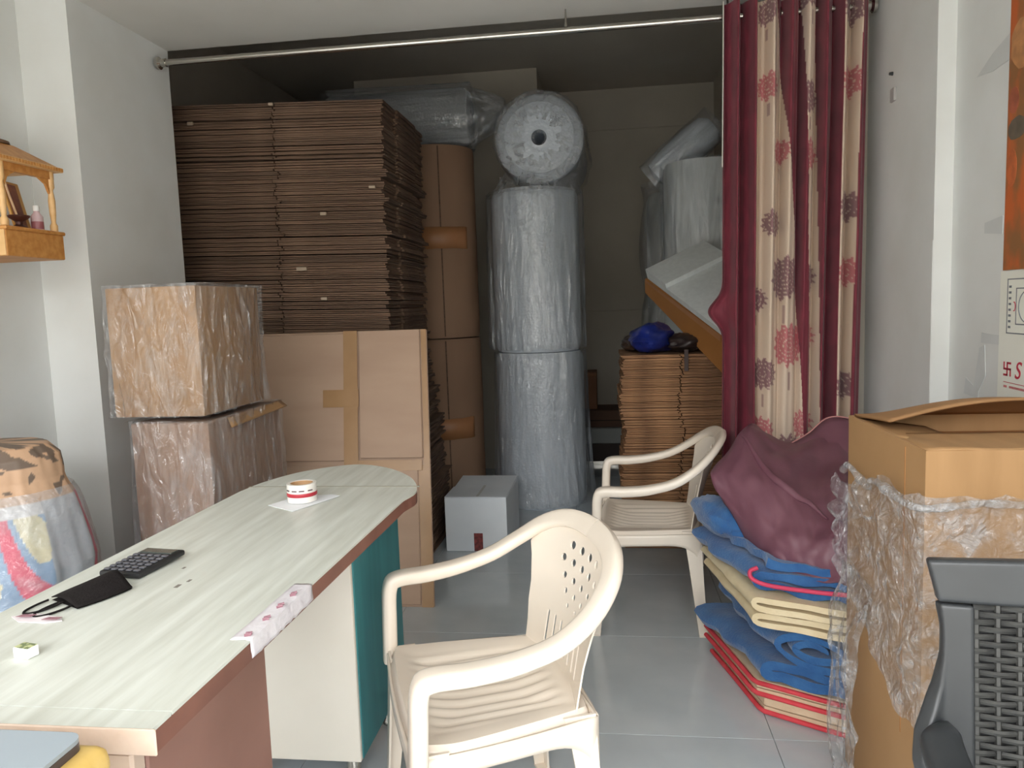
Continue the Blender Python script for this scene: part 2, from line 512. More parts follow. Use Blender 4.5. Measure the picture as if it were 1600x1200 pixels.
calc = thing('calculator', 'black pocket calculator lying on the desk beside the face mask', 'calculator', (-0.942, 1.380, 0.7503), math.radians(-8))
calc.scale = (0.86, 0.86, 0.86)
MB().rbox((-0.055, -0.078, 0.0), (0.055, 0.078, 0.014), 0.005, 2, Matrix.Rotation(math.radians(2), 4, 'X') @ Matrix.Translation((0, 0, 0.003))).build('body', mat('black_calculator_body', (34, 34, 36), 0.45), calc, True)
MB().rbox((-0.044, 0.040, 0.017), (0.044, 0.068, 0.0215), 0.001, 1).build('display', mat('grey_display', (74, 78, 74), 0.2), calc)
key_me = MB().rbox((-0.0075, -0.0055, 0), (0.0075, 0.0055, 0.004), 0.0015, 1).mesh('key'); key_me.materials.append(mat('grey_key', (92, 92, 98), 0.4))
for i in range(5):
    for j in range(6):
        k = bpy.data.objects.new('key', key_me); C.objects.link(k); k.parent = calc
        k.location = (-0.04+i*0.02, -0.066+j*0.018, 0.0148+0.0006*j)

mask = thing('face_mask', 'black cloth face mask with ear loops on the desk', 'face mask', (-0.958, 1.226, 0.7503), math.radians(-14))
mask.scale = (0.78, 0.88, 0.8)
M_mask = mat('black_mask_cloth', (24, 20, 20), 0.9, (31, 27, 27), 40, bump=0.15, bscale=200, spec=0.2)
def mask_fn(sd):
    def f(u, v):
        x = lerp(-0.048, 0.062, u) + 0.012*math.sin(PI*v)*(u-0.5)
        y = lerp(-0.052, 0.066, v)
        z = 0.002+(0.004+0.030*math.sin(PI*min(1, 0.15+u*0.85))**1.3*(0.35+0.65*v))*sd
        return (x+0.018*v, y - 0.02*(u-0.5), z)
    return f
MB().grid(mask_fn(1.0), 14, 12).build('upper_panel', M_mask, mask, True)
MB().grid(mask_fn(0.05), 14, 12).build('lower_panel', M_mask, mask, True)
solidify(bpy.data.objects['upper_panel'], 0.002)
lo_ = [(-0.046, -0.050, 0.006), (-0.05, -0.075, 0.004), (-0.044, -0.102, 0.003), (-0.028, -0.112, 0.003), (-0.012, -0.098, 0.003), (-0.002, -0.07, 0.004), (0.0, -0.05, 0.006)]
MB().tube(catmull(lo_, 6), 0.0026, 8).build('ear_loop', M_mask, mask, True)
MB().tube(catmull([(x+0.038, y-0.004, z) for x, y, z in lo_], 6), 0.0026, 8).build('ear_loop', M_mask, mask, True)

sb = thing('small_box', 'tiny white box with green printed top standing near the desk edge', 'box', (-0.879, 0.99, 0.7503), math.radians(-12))
MB().rbox((-0.015, -0.010, 0), (0.015, 0.010, 0.016), 0.0015, 1).build('body', mat('white_card_box', (240, 242, 240), 0.5), sb)
MB().box((-0.0135, -0.0085, 0.016), (0.0135, 0.009, 0.0166)).build('printed_top', mat('green_print', (110, 124, 84), 0.5, (196, 200, 150), 160, lo=0.45, hi=0.55), sb)

# yellow stand with laptop in front of the desk
stand = thing('side_stand', 'yellow wooden stand in front of the desk holding the laptop', 'stand', (-0.83, 0.47, 0))
M_yellow = mat('yellow_pine', (222, 186, 108), 0.45, (232, 198, 122), 5, (1, 8, 8))
MB().rbox((-0.30, -0.26, 0.745), (0.277, 0.262, 0.785), 0.016, 3).build('top_board', M_yellow, stand, True)
for sx in (-0.27, 0.25):
    for sy in (-0.23, 0.23):
        MB().rbox((sx-0.02, sy-0.02, 0), (sx+0.02, sy+0.02, 0.745), 0.003, 1).build('leg', M_yellow, stand)
MB().rbox((-0.25, 0.215, 0.64), (0.23, 0.235, 0.745), 0.003, 1).build('apron', M_yellow, stand)
MB().rbox((-0.25, -0.235, 0.64), (0.23, -0.215, 0.745), 0.003, 1).build('apron', M_yellow, stand)
lap = thing('laptop', 'closed silver-grey laptop resting on the yellow stand', 'laptop', (-0.83, 0.47, 0.7855))
def rounded(x0, y0, x1, y1, r, n=6):
    out = []
    for cx, cy, a0 in ((x1-r, y0+r, -PI/2), (x1-r, y1-r, 0), (x0+r, y1-r, PI/2), (x0+r, y0+r, PI)):
        out += [(cx+r*math.cos(a0+PI/2*i/n), cy+r*math.sin(a0+PI/2*i/n)) for i in range(n+1)]
    return out
MB().prism(rounded(-0.12, 0.005, 0.252, 0.25, 0.016), 0.0, 0.009).build('base', mat('dark_laptop_base', (70, 62, 66), 0.4), lap, True)
MB().prism(rounded(-0.12, 0.005, 0.252, 0.25, 0.016), 0.0095, 0.0145).build('lid', mat('silver_grey_lid', (152, 162, 170), 0.35, metal=0.0), lap, True)
MB().tube([(-0.10, 0.2515, 0.012), (0.235, 0.2515, 0.012)], 0.0016, 6).build('lid_rim', M_steel, lap)

# ------------------------------------------------------------------ plastic armchairs
def bool_cut(o, cutter_mb):
    cme = cutter_mb.mesh('cut'); co = bpy.data.objects.new('cut', cme); C.objects.link(co)
    md = o.modifiers.new('b', 'BOOLEAN'); md.object = co; md.solver = 'EXACT'; md.operation = 'DIFFERENCE'
    dg = bpy.context.evaluated_depsgraph_get()
    me = bpy.data.meshes.new_from_object(o.evaluated_get(dg))
    o.modifiers.clear(); old = o.data; o.data = me
    bpy.data.objects.remove(co); bpy.data.meshes.remove(cme); bpy.data.meshes.remove(old)

def make_chair(label):
    t = thing('plastic_armchair', label, 'chair', group='cream plastic armchairs')
    # arm and back rim: one band per side meeting at the top of the back
    half = catmull([(0.250, 0.232, 0.36), (0.262, 0.228, 0.47), (0.269, 0.222, 0.55), (0.273, 0.196, 0.572), (0.278, 0.11, 0.574),
                    (0.282, 0.01, 0.585), (0.281, -0.085, 0.612), (0.266, -0.165, 0.662), (0.228, -0.228, 0.718), (0.165, -0.268, 0.755),
                    (0.085, -0.290, 0.771), (0.0, -0.297, 0.775)], 5)
    nh = len(half)
    for s in (1, -1):
        pts, sides, norms, wd, th = [], [], [], [], []
        for k, p in enumerate(half):
            tg = (half[min(k+1, nh-1)]-half[max(k-1, 0)]).normalized()
            f = k/(nh-1)
            up = Vector((0, 0, 1)); fr = Vector((0.0, 1, 0.05)); bk = Vector((-0.15, 0.80, 0.62))
            if f < 0.22: nm = fr.lerp(Vector((0, 0.75, 0.75)), sm(0.1, 0.22, f))
            elif f < 0.34: nm = Vector((0, 0.75, 0.75)).lerp(up, sm(0.22, 0.34, f))
            else: nm = up.lerp(bk, sm(0.45, 0.85, f))
            nm = (nm-tg*nm.dot(tg)).normalized()
            sd = tg.cross(nm)
            pts.append(Vector((p.x*s, p.y, p.z)))
            sides.append(Vector((sd.x*s, sd.y, sd.z))); norms.append(Vector((nm.x*s, nm.y, nm.z)))
            wd.append(interp([(0, 0.060), (0.25, 0.054), (0.5, 0.050), (0.8, 0.058), (1, 0.062)], f))
            th.append(interp([(0, 0.042), (0.25, 0.040), (0.5, 0.040), (0.75, 0.032), (1, 0.026)], f))
        MB().sweep(pts, sides, norms, wd, th, 14).build('armrest', M_plastic, t, True)
    # backrest panel
    def yb(z): return interp([(0.36, -0.185), (0.5, -0.213), (0.62, -0.25), (0.78, -0.298)], z)
    def hw(z):
        a = interp([(0.36, 0.185), (0.45, 0.190), (0.55, 0.205), (0.62, 0.228), (0.66, 0.245), (0.70, 0.228), (0.735, 0.19), (0.755, 0.15), (0.768, 0.09)], z)
        return a
    def back(u, v):
        z = lerp(0.37, 0.766, v); x = (2*u-1)*hw(z)
        return (x, yb(z)+1.0*x*x, z)
    bk = MB().grid(back, 36, 40).build('backrest', M_plastic, t, True)
    md = bk.modifiers.new('s', 'SOLIDIFY'); md.thickness = 0.004; md.offset = 0
    cut = MB()
    def hole(x, z, r, slot=0.0):
        n = 12; vs = []
        for dy in (-0.06, 0.06):
            for i in range(n):
                a = 2*PI*i/n
                vs.append((x+r*math.cos(a), yb(z)+x*x+dy, z+r*math.sin(a)+(slot if math.sin(a) > 0 else -slot)))
        cut.add(vs, [tuple(range(n)), tuple(range(2*n-1, n-1, -1))]+[(i, (i+1) % n, n+(i+1) % n, n+i) for i in range(n)])
    for row, (z, xs, r) in enumerate(((0.700, (-0.075, -0.025, 0.025, 0.075), 0.0125), (0.655, (-0.10, -0.05, 0.0, 0.05, 0.10), 0.0115), (0.610, (-0.075, -0.025, 0.025, 0.075), 0.010), (0.573, (-0.05, 0.0, 0.05), 0.008), (0.545, (-0.025, 0.025), 0.0065))):
        for x in xs: hole(x, z, r)
    for x in (-0.105, -0.07, -0.035, 0.0, 0.035, 0.07, 0.105):
        hole(x, 0.465, 0.006, 0.035)
    bool_cut(bk, cut)
    bk.data.polygons.foreach_set('use_smooth', [True]*len(bk.data.polygons)); bk.data.set_sharp_from_angle(angle=math.radians(40))
    # seat
    def seat_xy(u, v):
        a, b = 2*u-1, 2*v-1
        k = 1-0.10*(abs(a)*abs(b))**3
        y = lerp(-0.215, 0.248, v)
        w = lerp(0.205, 0.252, sm(0, 1, v))
        return a*w*k, 0.0165+(y-0.0165)*k
    def seat(u, v):
        x, y = seat_xy(u, v)
        a, b = 2*u-1, 2*v-1
        rim = max(abs(a), abs(b))
        z = 0.405-0.022*(1-sm(0.25, 0.95, rim)) + 0.006*sm(0.5, 1, b) - 0.018*sm(0.93, 1.0, rim)
        inner = (1-sm(0.62, 0.74, abs(a)))*(1-sm(0.62, 0.74, abs(b)))
        z += 0.0035*inner*math.cos(x*2*PI/0.040)
        return (x, y, z)
    st = MB().grid(seat, 56, 30).build('seat', M_plastic, t, True)
    solidify(st, 0.006)
    # aprons arching between the legs
    def apron(p0, p1, nm):
        p0, p1 = Vector(p0), Vector(p1)
        def f(u, v):
            p = p0.lerp(p1, u)
            zt = 0.394; zb = 0.352-0.085*abs(2*u-1)**5
            bulge = 0.010*math.sin(PI*u)
            return (p.x+nm[0]*bulge, p.y+nm[1]*bulge, lerp(zt, zb, v))
        o = MB().grid(f, 24, 4).build('apron', M_plastic, t, True); solidify(o, 0.006, 0)
    apron((-0.240, 0.240, 0), (0.240, 0.240, 0), (0, 1))
    apron((-0.200, -0.205, 0), (0.200, -0.205, 0), (0, -1))
    for s in (1, -1): apron((s*0.203, -0.205, 0), (s*0.246, 0.238, 0), (s, 0))
    # legs: hollow angle section, tapering and splayed
    for sx in (1, -1):
        for sy, top, bot in ((1, (0.246, 0.240), (0.266, 0.262)), (-1, (0.204, -0.200), (0.238, -0.222))):
            mb = MB()
            nz = 12
            vs = []
            for k in range(nz+1):
                f = k/nz; z = 0.40*(1-f)
                cx = lerp(top[0], bot[0], f**1.2)*sx
                cy = lerp(top[1], bot[1], f**(1.5 if sy < 0 else 1.2))
                w = lerp(0.080, 0.036, f**0.6); th = 0.006
                prof = [(0, 0), (-w*sx, 0), (-w*sx, -th*sy), (-th*sx, -th*sy), (-th*sx, -w*sy), (0, -w*sy)]
                vs += [(cx+a, cy+b, z) for a, b in prof]
            fs = []
            for k in range(nz):
                for i in range(6):
                    j = (i+1) % 6
                    fs.append((k*6+i, k*6+j, (k+1)*6+j, (k+1)*6+i))
            mb.add(vs, fs+[(0, 1, 2, 3), (0, 3, 4, 5), (nz*6, nz*6+1, nz*6+2, nz*6+3), (nz*6, nz*6+3, nz*6+4, nz*6+5)])
            lg = mb.build('leg', M_plastic, t, True)
            MB().rbox((bot[0]*sx-0.022-0.02*sx, bot[1]-0.022-0.02*sy+0.004*sy, 0), (bot[0]*sx+0.022-0.02*sx, bot[1]+0.022-0.02*sy+0.004*sy, 0.008), 0.003, 1).build('foot_pad', M_plastic, lg)
    # bring the whole chair to its low, wide proportions
    for ch in list(t.children_recursive):
        for v in ch.data.vertices:
            z_ = v.co.z
            v.co = (v.co.x*1.03, v.co.y*0.888, z_*0.978 if z_ < 0.577 else 0.5643+(z_-0.577)*0.79)
        ch.data.update()
    return t
chair1 = make_chair('cream plastic armchair at the desk, nearest to the camera')
chair1.location = (-0.284, 1.644, 0); chair1.rotation_euler = (0, 0, math.radians(112))
chair2 = copy_tree(chair1)
chair2['label'] = 'cream plastic armchair standing in front of the right cardboard stack'
chair2.location = (0.167, 3.01, 0); chair2.rotation_euler = (0, 0, math.radians(86.5))

# ------------------------------------------------------------------ stacks of flattened cartons
def flat_carton_mesh(name, w, d, t, slits, rough=0.004, seed=0):
    """flattened carton, right front corner at origin: two plies with flaps separated by slits"""
    rg = random.Random(seed)
    mb = MB()
    ply = t*0.40
    fl = 0.27*d
    for k, z in enumerate((0.0, t*0.5)):
        dx, dy = rg.uniform(-rough, rough), rg.uniform(-rough, rough)
        mb.box((-w+dx, fl+dy, z), (dx, d-fl+dy, z+ply))
        xs = [0.0]+[-s*w for s in slits]+[-w]
        for i in range(len(xs)-1):
            a, b = xs[i], xs[i+1]
            e = rg.uniform(-rough, rough)
            dz = rg.uniform(-0.0006, 0.0006)
            mb.box((b+0.003+dx, e+dy, z+dz), (a-0.003+dx-(0.009 if i == 0 else 0), fl-0.002+dy, z+ply+dz))
            mb.box((b+0.003+dx, d-fl+0.002+dy, z+dz), (a-0.003+dx-(0.009 if i == 0 else 0), d+e+dy, z+ply+dz))
    return mb.mesh(name)
variants = []
for k in range(6):
    me = flat_carton_mesh('flattened_carton', 1.16, 0.74, 0.0172, (0.46, ), 0.006, k)
    me.materials.append(M_card_dark); variants.append(me)
rg = random.Random(3)
z = 0.0
while z < 2.2:
    th = 0.0176
    o = bpy.data.objects.new('flattened_carton', rg.choice(variants)); C.objects.link(o)
    sc = rg.choice((1, 1, 1, 1.25)); o.scale = (1, 1, sc)
    xr = interp([(0, -0.905), (0.3, -0.915), (1.1, -1.0), (2.2, -0.985)], z)
    if rg.random() < 0.07: xr += 0.02
    o.location = (xr+rg.uniform(-0.009, 0.009), 3.45+rg.uniform(-0.008, 0.008)+0.006*math.sin(z*9), z+0.001)
    o.rotation_euler = (0, math.radians(2.2)*(z/2.2), math.radians(rg.uniform(-0.25, 0.25)))
    tag(o, 'flattened brown carton in the tall stack beside the left column', 'carton', 'flattened cartons in the tall left stack')
    z += th*sc+rg.choice((0.0004, 0.0004, 0.001, 0.003))
M_fleck = mat('torn_paper_fleck', (168, 150, 130), 0.6)
o['label'] = 'topmost flattened carton of the tall stack beside the left column'
left_stack = [o for o in C.objects if o.name.startswith('flattened_carton')]
for fx, fz, fw_, fh in ((-1.925, 2.147, 0.028, 0.016), (-1.525, 2.225, 0.022, 0.012), (-1.055, 1.82, 0.030, 0.012), (-1.315, 1.31, 0.03, 0.014), (-1.42, 1.46, 0.05, 0.014), (-1.30, 1.70, 0.03, 0.012)):
    o = min(left_stack, key=lambda q: abs(q.location.z+0.008-fz-(fx+1.0)*0.0384*fz/2.2))
    lx = fx-o.location.x
    MB().rbox((lx-fw_/2, -0.012, 0.0015), (lx+fw_/2, -0.0005, 0.0015+fh), 0.001, 1).build('paper_fleck', M_fleck, o)
variants = []
for k in range(5):
    me = flat_carton_mesh('flattened_carton', 0.58, 0.52, 0.0136, (0.5, ), 0.005, 20+k)
    me.materials.append(M_card_right); variants.append(me)
z = 0.0
while z < 0.985:
    o = bpy.data.objects.new('flattened_carton', rg.choice(variants)); C.objects.link(o)
    xr = 0.645+0.008*math.sin(z*14)
    o.location = (xr+rg.uniform(-0.009, 0.009), 3.78+rg.uniform(-0.008, 0.008), z+0.001)
    o.rotation_euler = (0, 0, math.radians(rg.uniform(-0.6, 0.6)))
    tag(o, 'flattened brown carton in the waist-high stack behind the far armchair', 'carton', 'flattened cartons in the low right stack')
    z += 0.0141+rg.choice((0, 0, 0.001, 0.002))
Z_RS = z
o['label'] = 'topmost flattened carton of the low right stack, under the blue bag'

# leaning opened carton
bd = thing('leaning_carton_sheet', 'large opened carton sheet with brown tape leaning on the tall stack', 'carton')
bd.location = (-0.745, 2.995, 0.0); bd.rotation_euler = (math.radians(-17.2), 0, math.radians(1.0))
BW, BH = 0.80, 1.215
MB().rbox((-BW, 0.0, 0.0), (0.0, 0.016, BH), 0.004, 1).build('back_sheet', M_card_pale, bd)
MB().rbox((-BW+0.01, -0.010, 0.62), (-0.325, -0.001, BH-0.012), 0.003, 1).build('flap', M_card_pale, bd)
MB().rbox((-0.312, -0.014, 0.63), (-0.03, -0.001, BH-0.004), 0.003, 1).build('flap', M_card_pale, bd)
MB().rbox((-BW+0.01, -0.008, 0.01), (-0.055, -0.001, 0.60), 0.003, 1).build('flap', M_card_pale, bd)
def tape_piece(x0, x1, z0, z1, y=-0.0152, m=M_tape):
    MB().rbox((x0, y-0.0008, z0), (x1, y+0.0004, z1), 0.0003, 1).build('tape_strip', m, bd)
tape_piece(-0.385, -0.320, 0.60, BH-0.002, -0.0108)
tape_piece(-0.48, -0.315, 0.86, 0.94, -0.0122)
tape_piece(-0.36, -0.035, 0.575, 0.622, -0.0090)
tape_piece(-0.052, -0.002, 0.0, 0.60, -0.0012)
tape_piece(-0.026, -0.002, 0.60, BH-0.002, -0.0012)

for ch in bd.children:
    for v in ch.data.vertices: v.co.x -= 0.05*v.co.z+(0.012*(v.co.x+0.4) if v.co.z > 1.1 else 0)*0
    ch.data.update()

# ------------------------------------------------------------------ film-wrapped cartons by the left column
def wrapped_carton(label, lo, hi, m, bulge=0.012, seed=0, flap=False, rz=0.0):
    cx, cy = (lo[0]+hi[0])/2, (lo[1]+hi[1])/2
    t = thing('wrapped_carton', label, 'carton', (cx, cy, lo[2]), rz)
    hx, hy, h = (hi[0]-lo[0])/2, (hi[1]-lo[1])/2, hi[2]-lo[2]
    MB().rbox((-hx, -hy, 0.001), (hx, hy, h), 0.006, 2).build('carton_body', m, t, True)
    per = rounded(-hx-0.004, -hy-0.004, hx+0.004, hy+0.004, 0.02, 5)
    # resample perimeter
    L = [0]
    for a, b in zip(per, per[1:]+per[:1]): L.append(L[-1]+math.hypot(b[0]-a[0], b[1]-a[1]))
    def pt(s):
        d = s*L[-1]
        for i in range(len(per)):
            if d <= L[i+1]+1e-9:
                a, b = per[i], per[(i+1) % len(per)]
                f = (d-L[i])/max(1e-9, L[i+1]-L[i]); return (lerp(a[0], b[0], f), lerp(a[1], b[1], f))
        return per[0]
    def f(u, v):
        x, y = pt(u % 1.0)
        n = Vector((x, y)).normalized()
        a = 2*PI*u
        d = bulge*(0.5+0.9*fn(math.cos(a)*2.2, math.sin(a)*2.2, v*1.5+seed)+0.6*fn(math.cos(a)*7, math.sin(a)*7, v*2.5+seed))
        d = max(0.001, d)+0.004
        d += 0.012*(1-abs(fn(math.cos(a)*3.2+v*0.7, math.sin(a)*3.2, v*1.1+seed)))**10+0.009*(1-abs(fn(math.cos(a)*6-v*1.2, math.sin(a)*6, v*1.6+seed*2)))**10
        z = -0.002+v*(h+0.010)+0.004*fn(math.cos(a)*4, math.sin(a)*4, seed)*v
        return (x+n.x*d, y+n.y*d, max(0.002, z))
    mb = MB().grid(f, 320, 60, True)
    MB_top = lambda u, v: (lerp(-hx-0.012, hx+0.012, u), lerp(-hy-0.012, hy+0.012, v), h+0.006+0.010*abs(fn(u*5+seed, v*5)))
    mb.grid(MB_top, 24, 24)
    mb.build('stretch_film', M_film, t, 'all')
    if flap:
        def g(u, v):
            return (hx+0.006+0.03*v*(0.4+0.6*u), lerp(-hy*0.55, hy*0.98, u), h-0.002-0.034*v*(1-u*0.3)+0.010*u)
        solidify(MB().grid(g, 12, 4).build('loose_flap', M_tape, t, True), 0.004)
    return t
M_cart_up = mat('warm_carton_board', (160, 123, 86), 0.7, (170, 133, 95), 3, (5, 5, 0.6))
M_cart_low = mat('dull_pink_carton_board', (150, 122, 104), 0.75, (158, 130, 112), 3, (4, 4, 0.6))
wrapped_carton('brown carton in clear film, lower of two beside the left column', (-1.575, 2.30, 0), (-1.30, 2.84, 0.905), M_cart_low, 0.016, 4.0, True)
wrapped_carton('warm brown carton in clear film, upper of two beside the left column', (-1.625, 2.30, 0.925), (-1.31, 2.74, 1.352), M_cart_up, 0.013, 9.0)

# ------------------------------------------------------------------ rolls at the back
def bubble_mat(name, c1, c2):
    m = mat(name, c1, 0.22, c2, 3.0, (1, 1, 0.5), spec=0.8)
    nt = m.node_tree; N, L = nt.nodes, nt.links
    tc = N.new('ShaderNodeTexCoord'); vo = N.new('ShaderNodeTexVoronoi'); vo.inputs['Scale'].default_value = 70
    nz = N.new('ShaderNodeTexNoise'); nz.inputs['Scale'].default_value = 9
    mp = N.new('ShaderNodeMapping'); mp.inputs['Scale'].default_value = (1, 1, 0.35)
    L.new(tc.outputs['Object'], mp.inputs['Vector']); L.new(mp.outputs['Vector'], nz.inputs['Vector'])
    L.new(tc.outputs['Object'], vo.inputs['Vector'])
    ad = N.new('ShaderNodeMath'); ad.operation = 'MULTIPLY_ADD'; ad.inputs[1].default_value = 0.25
    L.new(vo.outputs['Distance'], ad.inputs[0]); L.new(nz.outputs['Fac'], ad.inputs[2])
    bp = N.new('ShaderNodeBump'); bp.inputs['Strength'].default_value = 0.35; bp.inputs['Distance'].default_value = 0.02
    L.new(ad.outputs[0], bp.inputs['Height']); L.new(bp.outputs['Normal'], N['Principled BSDF'].inputs['Normal'])
    return m
M_bubble = bubble_mat('bubble_wrap', (202, 210, 219), (210, 218, 226))
M_foam = mat('white_foam_roll', (206, 210, 210), 0.5, (216, 220, 220), 3)
M_foam_board = mat('white_foam_board', (214, 218, 218), 0.7, (222, 226, 226), 40, bump=0.1, bscale=180)

def roll_body(r, h, seed=0.0, core=0.045, n=72, soft=0.02):
    mb = MB()
    def f(u, v):
        a = 2*PI*u
        z = v*h
        rr = r*(1+0.012*fn(math.cos(a)*1.5, math.sin(a)*1.5, z*3+seed)+0.006*fn(math.cos(a)*4, math.sin(a)*4, z*9+seed))
        e = min(v, 1-v)*h
        rr -= soft*(1-sm(0, 0.04, e))
        return (rr*math.cos(a), rr*math.sin(a), z)
    mb.grid(f, n, 40, True)
    for zz, sg in ((0.0, -1), (h, 1)):
        def g(u, v):
            a = 2*PI*u; rr = lerp((r-soft)*1.0, core, v)
            return (rr*math.cos(a), rr*math.sin(a), zz+sg*0.006*math.sin(v*40)*0.3)
        mb.grid(g, n, 10, True)
    def c(u, v):
        a = 2*PI*u; return (core*math.cos(a), core*math.sin(a), v*h)
    mb.grid(c, n, 2, True)
    return mb
def film_sleeve(r, z0, z1, flare, seed, n=260, fold=0.012):
    def f(u, v):
        a = 2*PI*u; z = lerp(z1, z0, v)
        rr = r+0.007+fold*max(0, fn(math.cos(a)*3.5, math.sin(a)*3.5, z*0.8+seed)+0.25)*1.6+flare*v**1.6*(0.55+0.8*fn(math.cos(a)*1.4, math.sin(a)*1.4, seed+5))
        rr += 0.016*(1-abs(fn(math.cos(a)*2.6+0.5*z, math.sin(a)*2.6, z*0.45+seed*1.7)))**9*(0.4+0.6*v)
        rr += 0.010*(1-abs(fn(math.cos(a)*4.5-0.6*z, math.sin(a)*4.5, z*0.6+seed)))**12
        return (rr*math.cos(a), rr*math.sin(a), z+0.02*fn(math.cos(a)*3, math.sin(a)*3, seed+2)*v)
    return MB().grid(f, n, 44, True)

BX, BY = -0.43, 4.75
br = thing('bubble_wrap_roll', 'upright bubble wrap roll on the floor in a flaring film bag', 'roll', (BX+0.005, BY, 0), 0, 'bubble wrap rolls of the tower')
roll_body(0.275, 0.962, 1.0).build('roll', M_bubble, br, True)
film_sleeve(0.278, 0.03, 0.964, 0.075, 3.0).build('film_bag', M_film_roll, br, 'all')
br = thing('bubble_wrap_roll', 'upright bubble wrap roll standing on top of the floor roll', 'roll', (BX, BY, 0.966), 0, 'bubble wrap rolls of the tower')
roll_body(0.270, 0.978, 7.0).build('roll', M_bubble, br, True)
film_sleeve(0.273, 0.02, 0.975, 0.012, 8.0).build('film_bag', M_film_roll, br, 'all')
def gather(u, v):
    a = 2*PI*u; rr = lerp(0.272, 0.225, sm(0, 1, v))+0.022*(1-abs(fn(math.cos(a)*3, math.sin(a)*3, v*1.3)))**5-0.012*math.sin(PI*v)
    return (rr*math.cos(a)+0.03*v, rr*math.sin(a)*0.95, 0.955+0.115*v+0.02*fn(math.cos(a)*2, math.sin(a)*2, 7.0)*v)
MB().grid(gather, 200, 14, True).build('film_gather', M_film_dense, br, 'all')
br = thing('bubble_wrap_roll', 'bubble wrap roll lying end-on atop the upright roll tower, core hole facing out', 'roll', (BX+0.06, 5.50, 2.222), 0, 'bubble wrap rolls of the tower')
br.rotation_euler = (PI/2, 0, 0)
roll_body(0.258, 0.98, 12.0, core=0.045, soft=0.055).build('roll', M_bubble, br, True)
def end_film(u, v):
    a = 2*PI*u; rr = lerp(0.262, 0.03, v)
    return (rr*math.cos(a), rr*math.sin(a), 0.99+0.012*fn(math.cos(a)*6, math.sin(a)*6, v*2)-0.035*v**3)
MB().grid(end_film, 96, 14, True).build('film_end', M_film_dense, br, 'all')
film_sleeve(0.259, 0.0, 0.985, 0.0, 15.0, fold=0.008).build('film_bag', M_film_roll, br, 'all')

M_corr = mat('corrugated_cardboard_roll', (138, 108, 86), 0.8, (148, 118, 95), 3, (1, 1, 0.4), bump=0.1, bscale=30)
for zb, hh, lb, tz in ((0.0, 1.06, 'upright corrugated cardboard roll on the floor behind the white carton', 0.44), (1.068, 1.155, 'upright corrugated cardboard roll stacked on another, with orange tape band', 0.54)):
    cr_t = thing('corrugated_roll', lb, 'roll', (-1.055, 4.76, zb), 0, 'corrugated cardboard rolls')
    roll_body(0.25, hh, zb*3+2, soft=0.006).build('roll', M_corr, cr_t, True)
    def tp(u, v):
        a = lerp(-2.0, -0.55, u); return (0.2545*math.cos(a), 0.2545*math.sin(a), tz+0.13*v+0.004*fn(u*5, v*5))
    solidify(MB().grid(tp, 24, 2).build('tape_band', M_tape_orange, cr_t, True), 0.001)
    MB().box((-0.004, -0.2535, 0.01), (0.004, -0.2495, hh-0.01), Matrix.Rotation(math.radians(18), 4, 'Z')).build('seam_edge', M_card_dark, cr_t)

hr = thing('bubble_wrap_roll', 'film-wrapped bubble roll lying sideways on the corrugated roll', 'roll', (-1.75, 4.82, 2.250+0.185))
hr.rotation_euler = (0, PI/2, 0)
roll_body(0.18, 0.93, 21.0, soft=0.03).build('roll', bubble_mat('dull_bubble_wrap', (150, 152, 154), (164, 166, 168)), hr, True)
film_sleeve(0.183, 0.0, 0.94, 0.0, 22.0, fold=0.012).build('film_bag', M_film_roll, hr, 'all')
def tail(u, v):
    a = 2*PI*u; rr = lerp(0.186, 0.075, v)*(1+0.15*fn(math.cos(a)*3, math.sin(a)*3, v*2))
    return (rr*math.cos(a)-0.02*v, rr*math.sin(a), 0.93+0.22*v)
MB().grid(tail, 60, 10, True).build('film_tail', M_film_roll, hr, 'all')

fr_ = thing('foam_roll', 'tall white foam sheet roll standing behind the tilted foam boards', 'roll', (0.600, 4.78, 0))
roll_body(0.24, 2.06, 30.0, soft=0.008).build('roll', M_foam, fr_, True)
film_sleeve(0.242, 1.2, 2.065, 0.0, 31.0, fold=0.004).build('film_bag', M_film_roll, fr_, 'all')
gr = thing('bubble_wrap_roll', 'slim upright bubble roll in a lumpy film bag behind the white foam roll', 'roll', (0.46, 5.42, 0))
roll_body(0.17, 1.98, 40.0).build('roll', mat('grey_bubble_wrap', (150, 150, 144), 0.4, (166, 166, 160), 4), gr, True)
def lumpy(u, v):
    a = 2*PI*u; rr = 0.19+0.035*abs(math.sin(v*PI*3.2))+0.015*fn(math.cos(a)*3, math.sin(a)*3, v*7)
    return (rr*math.cos(a), rr*math.sin(a), lerp(0.02, 2.05, v))
MB().grid(lumpy, 60, 60, True).build('film_bag', M_film_roll, gr, 'all')
lb = thing('film_bundle', 'loose roll of clear plastic film leaning over the top of the white foam roll', 'plastic film', (0.40, 5.04, 2.10))
lb.rotation_euler = (0, math.radians(52), math.radians(-10))
MB().lathe([(0.02, -0.10), (0.085, -0.08), (0.105, 0.05), (0.11, 0.2), (0.10, 0.33), (0.06, 0.37), (0.01, 0.375)], 28).build('film_roll', M_bubble, lb, True)
MB().grid(lambda u, v: ((0.118+0.015*fn(math.cos(2*PI*u)*3, math.sin(2*PI*u)*3, v*4))*math.cos(2*PI*u), (0.118+0.015*fn(math.cos(2*PI*u)*3, math.sin(2*PI*u)*3, v*4))*math.sin(2*PI*u), lerp(-0.13, 0.40, v)), 48, 20, True).build('film_wrap', M_film_roll, lb, 'all')

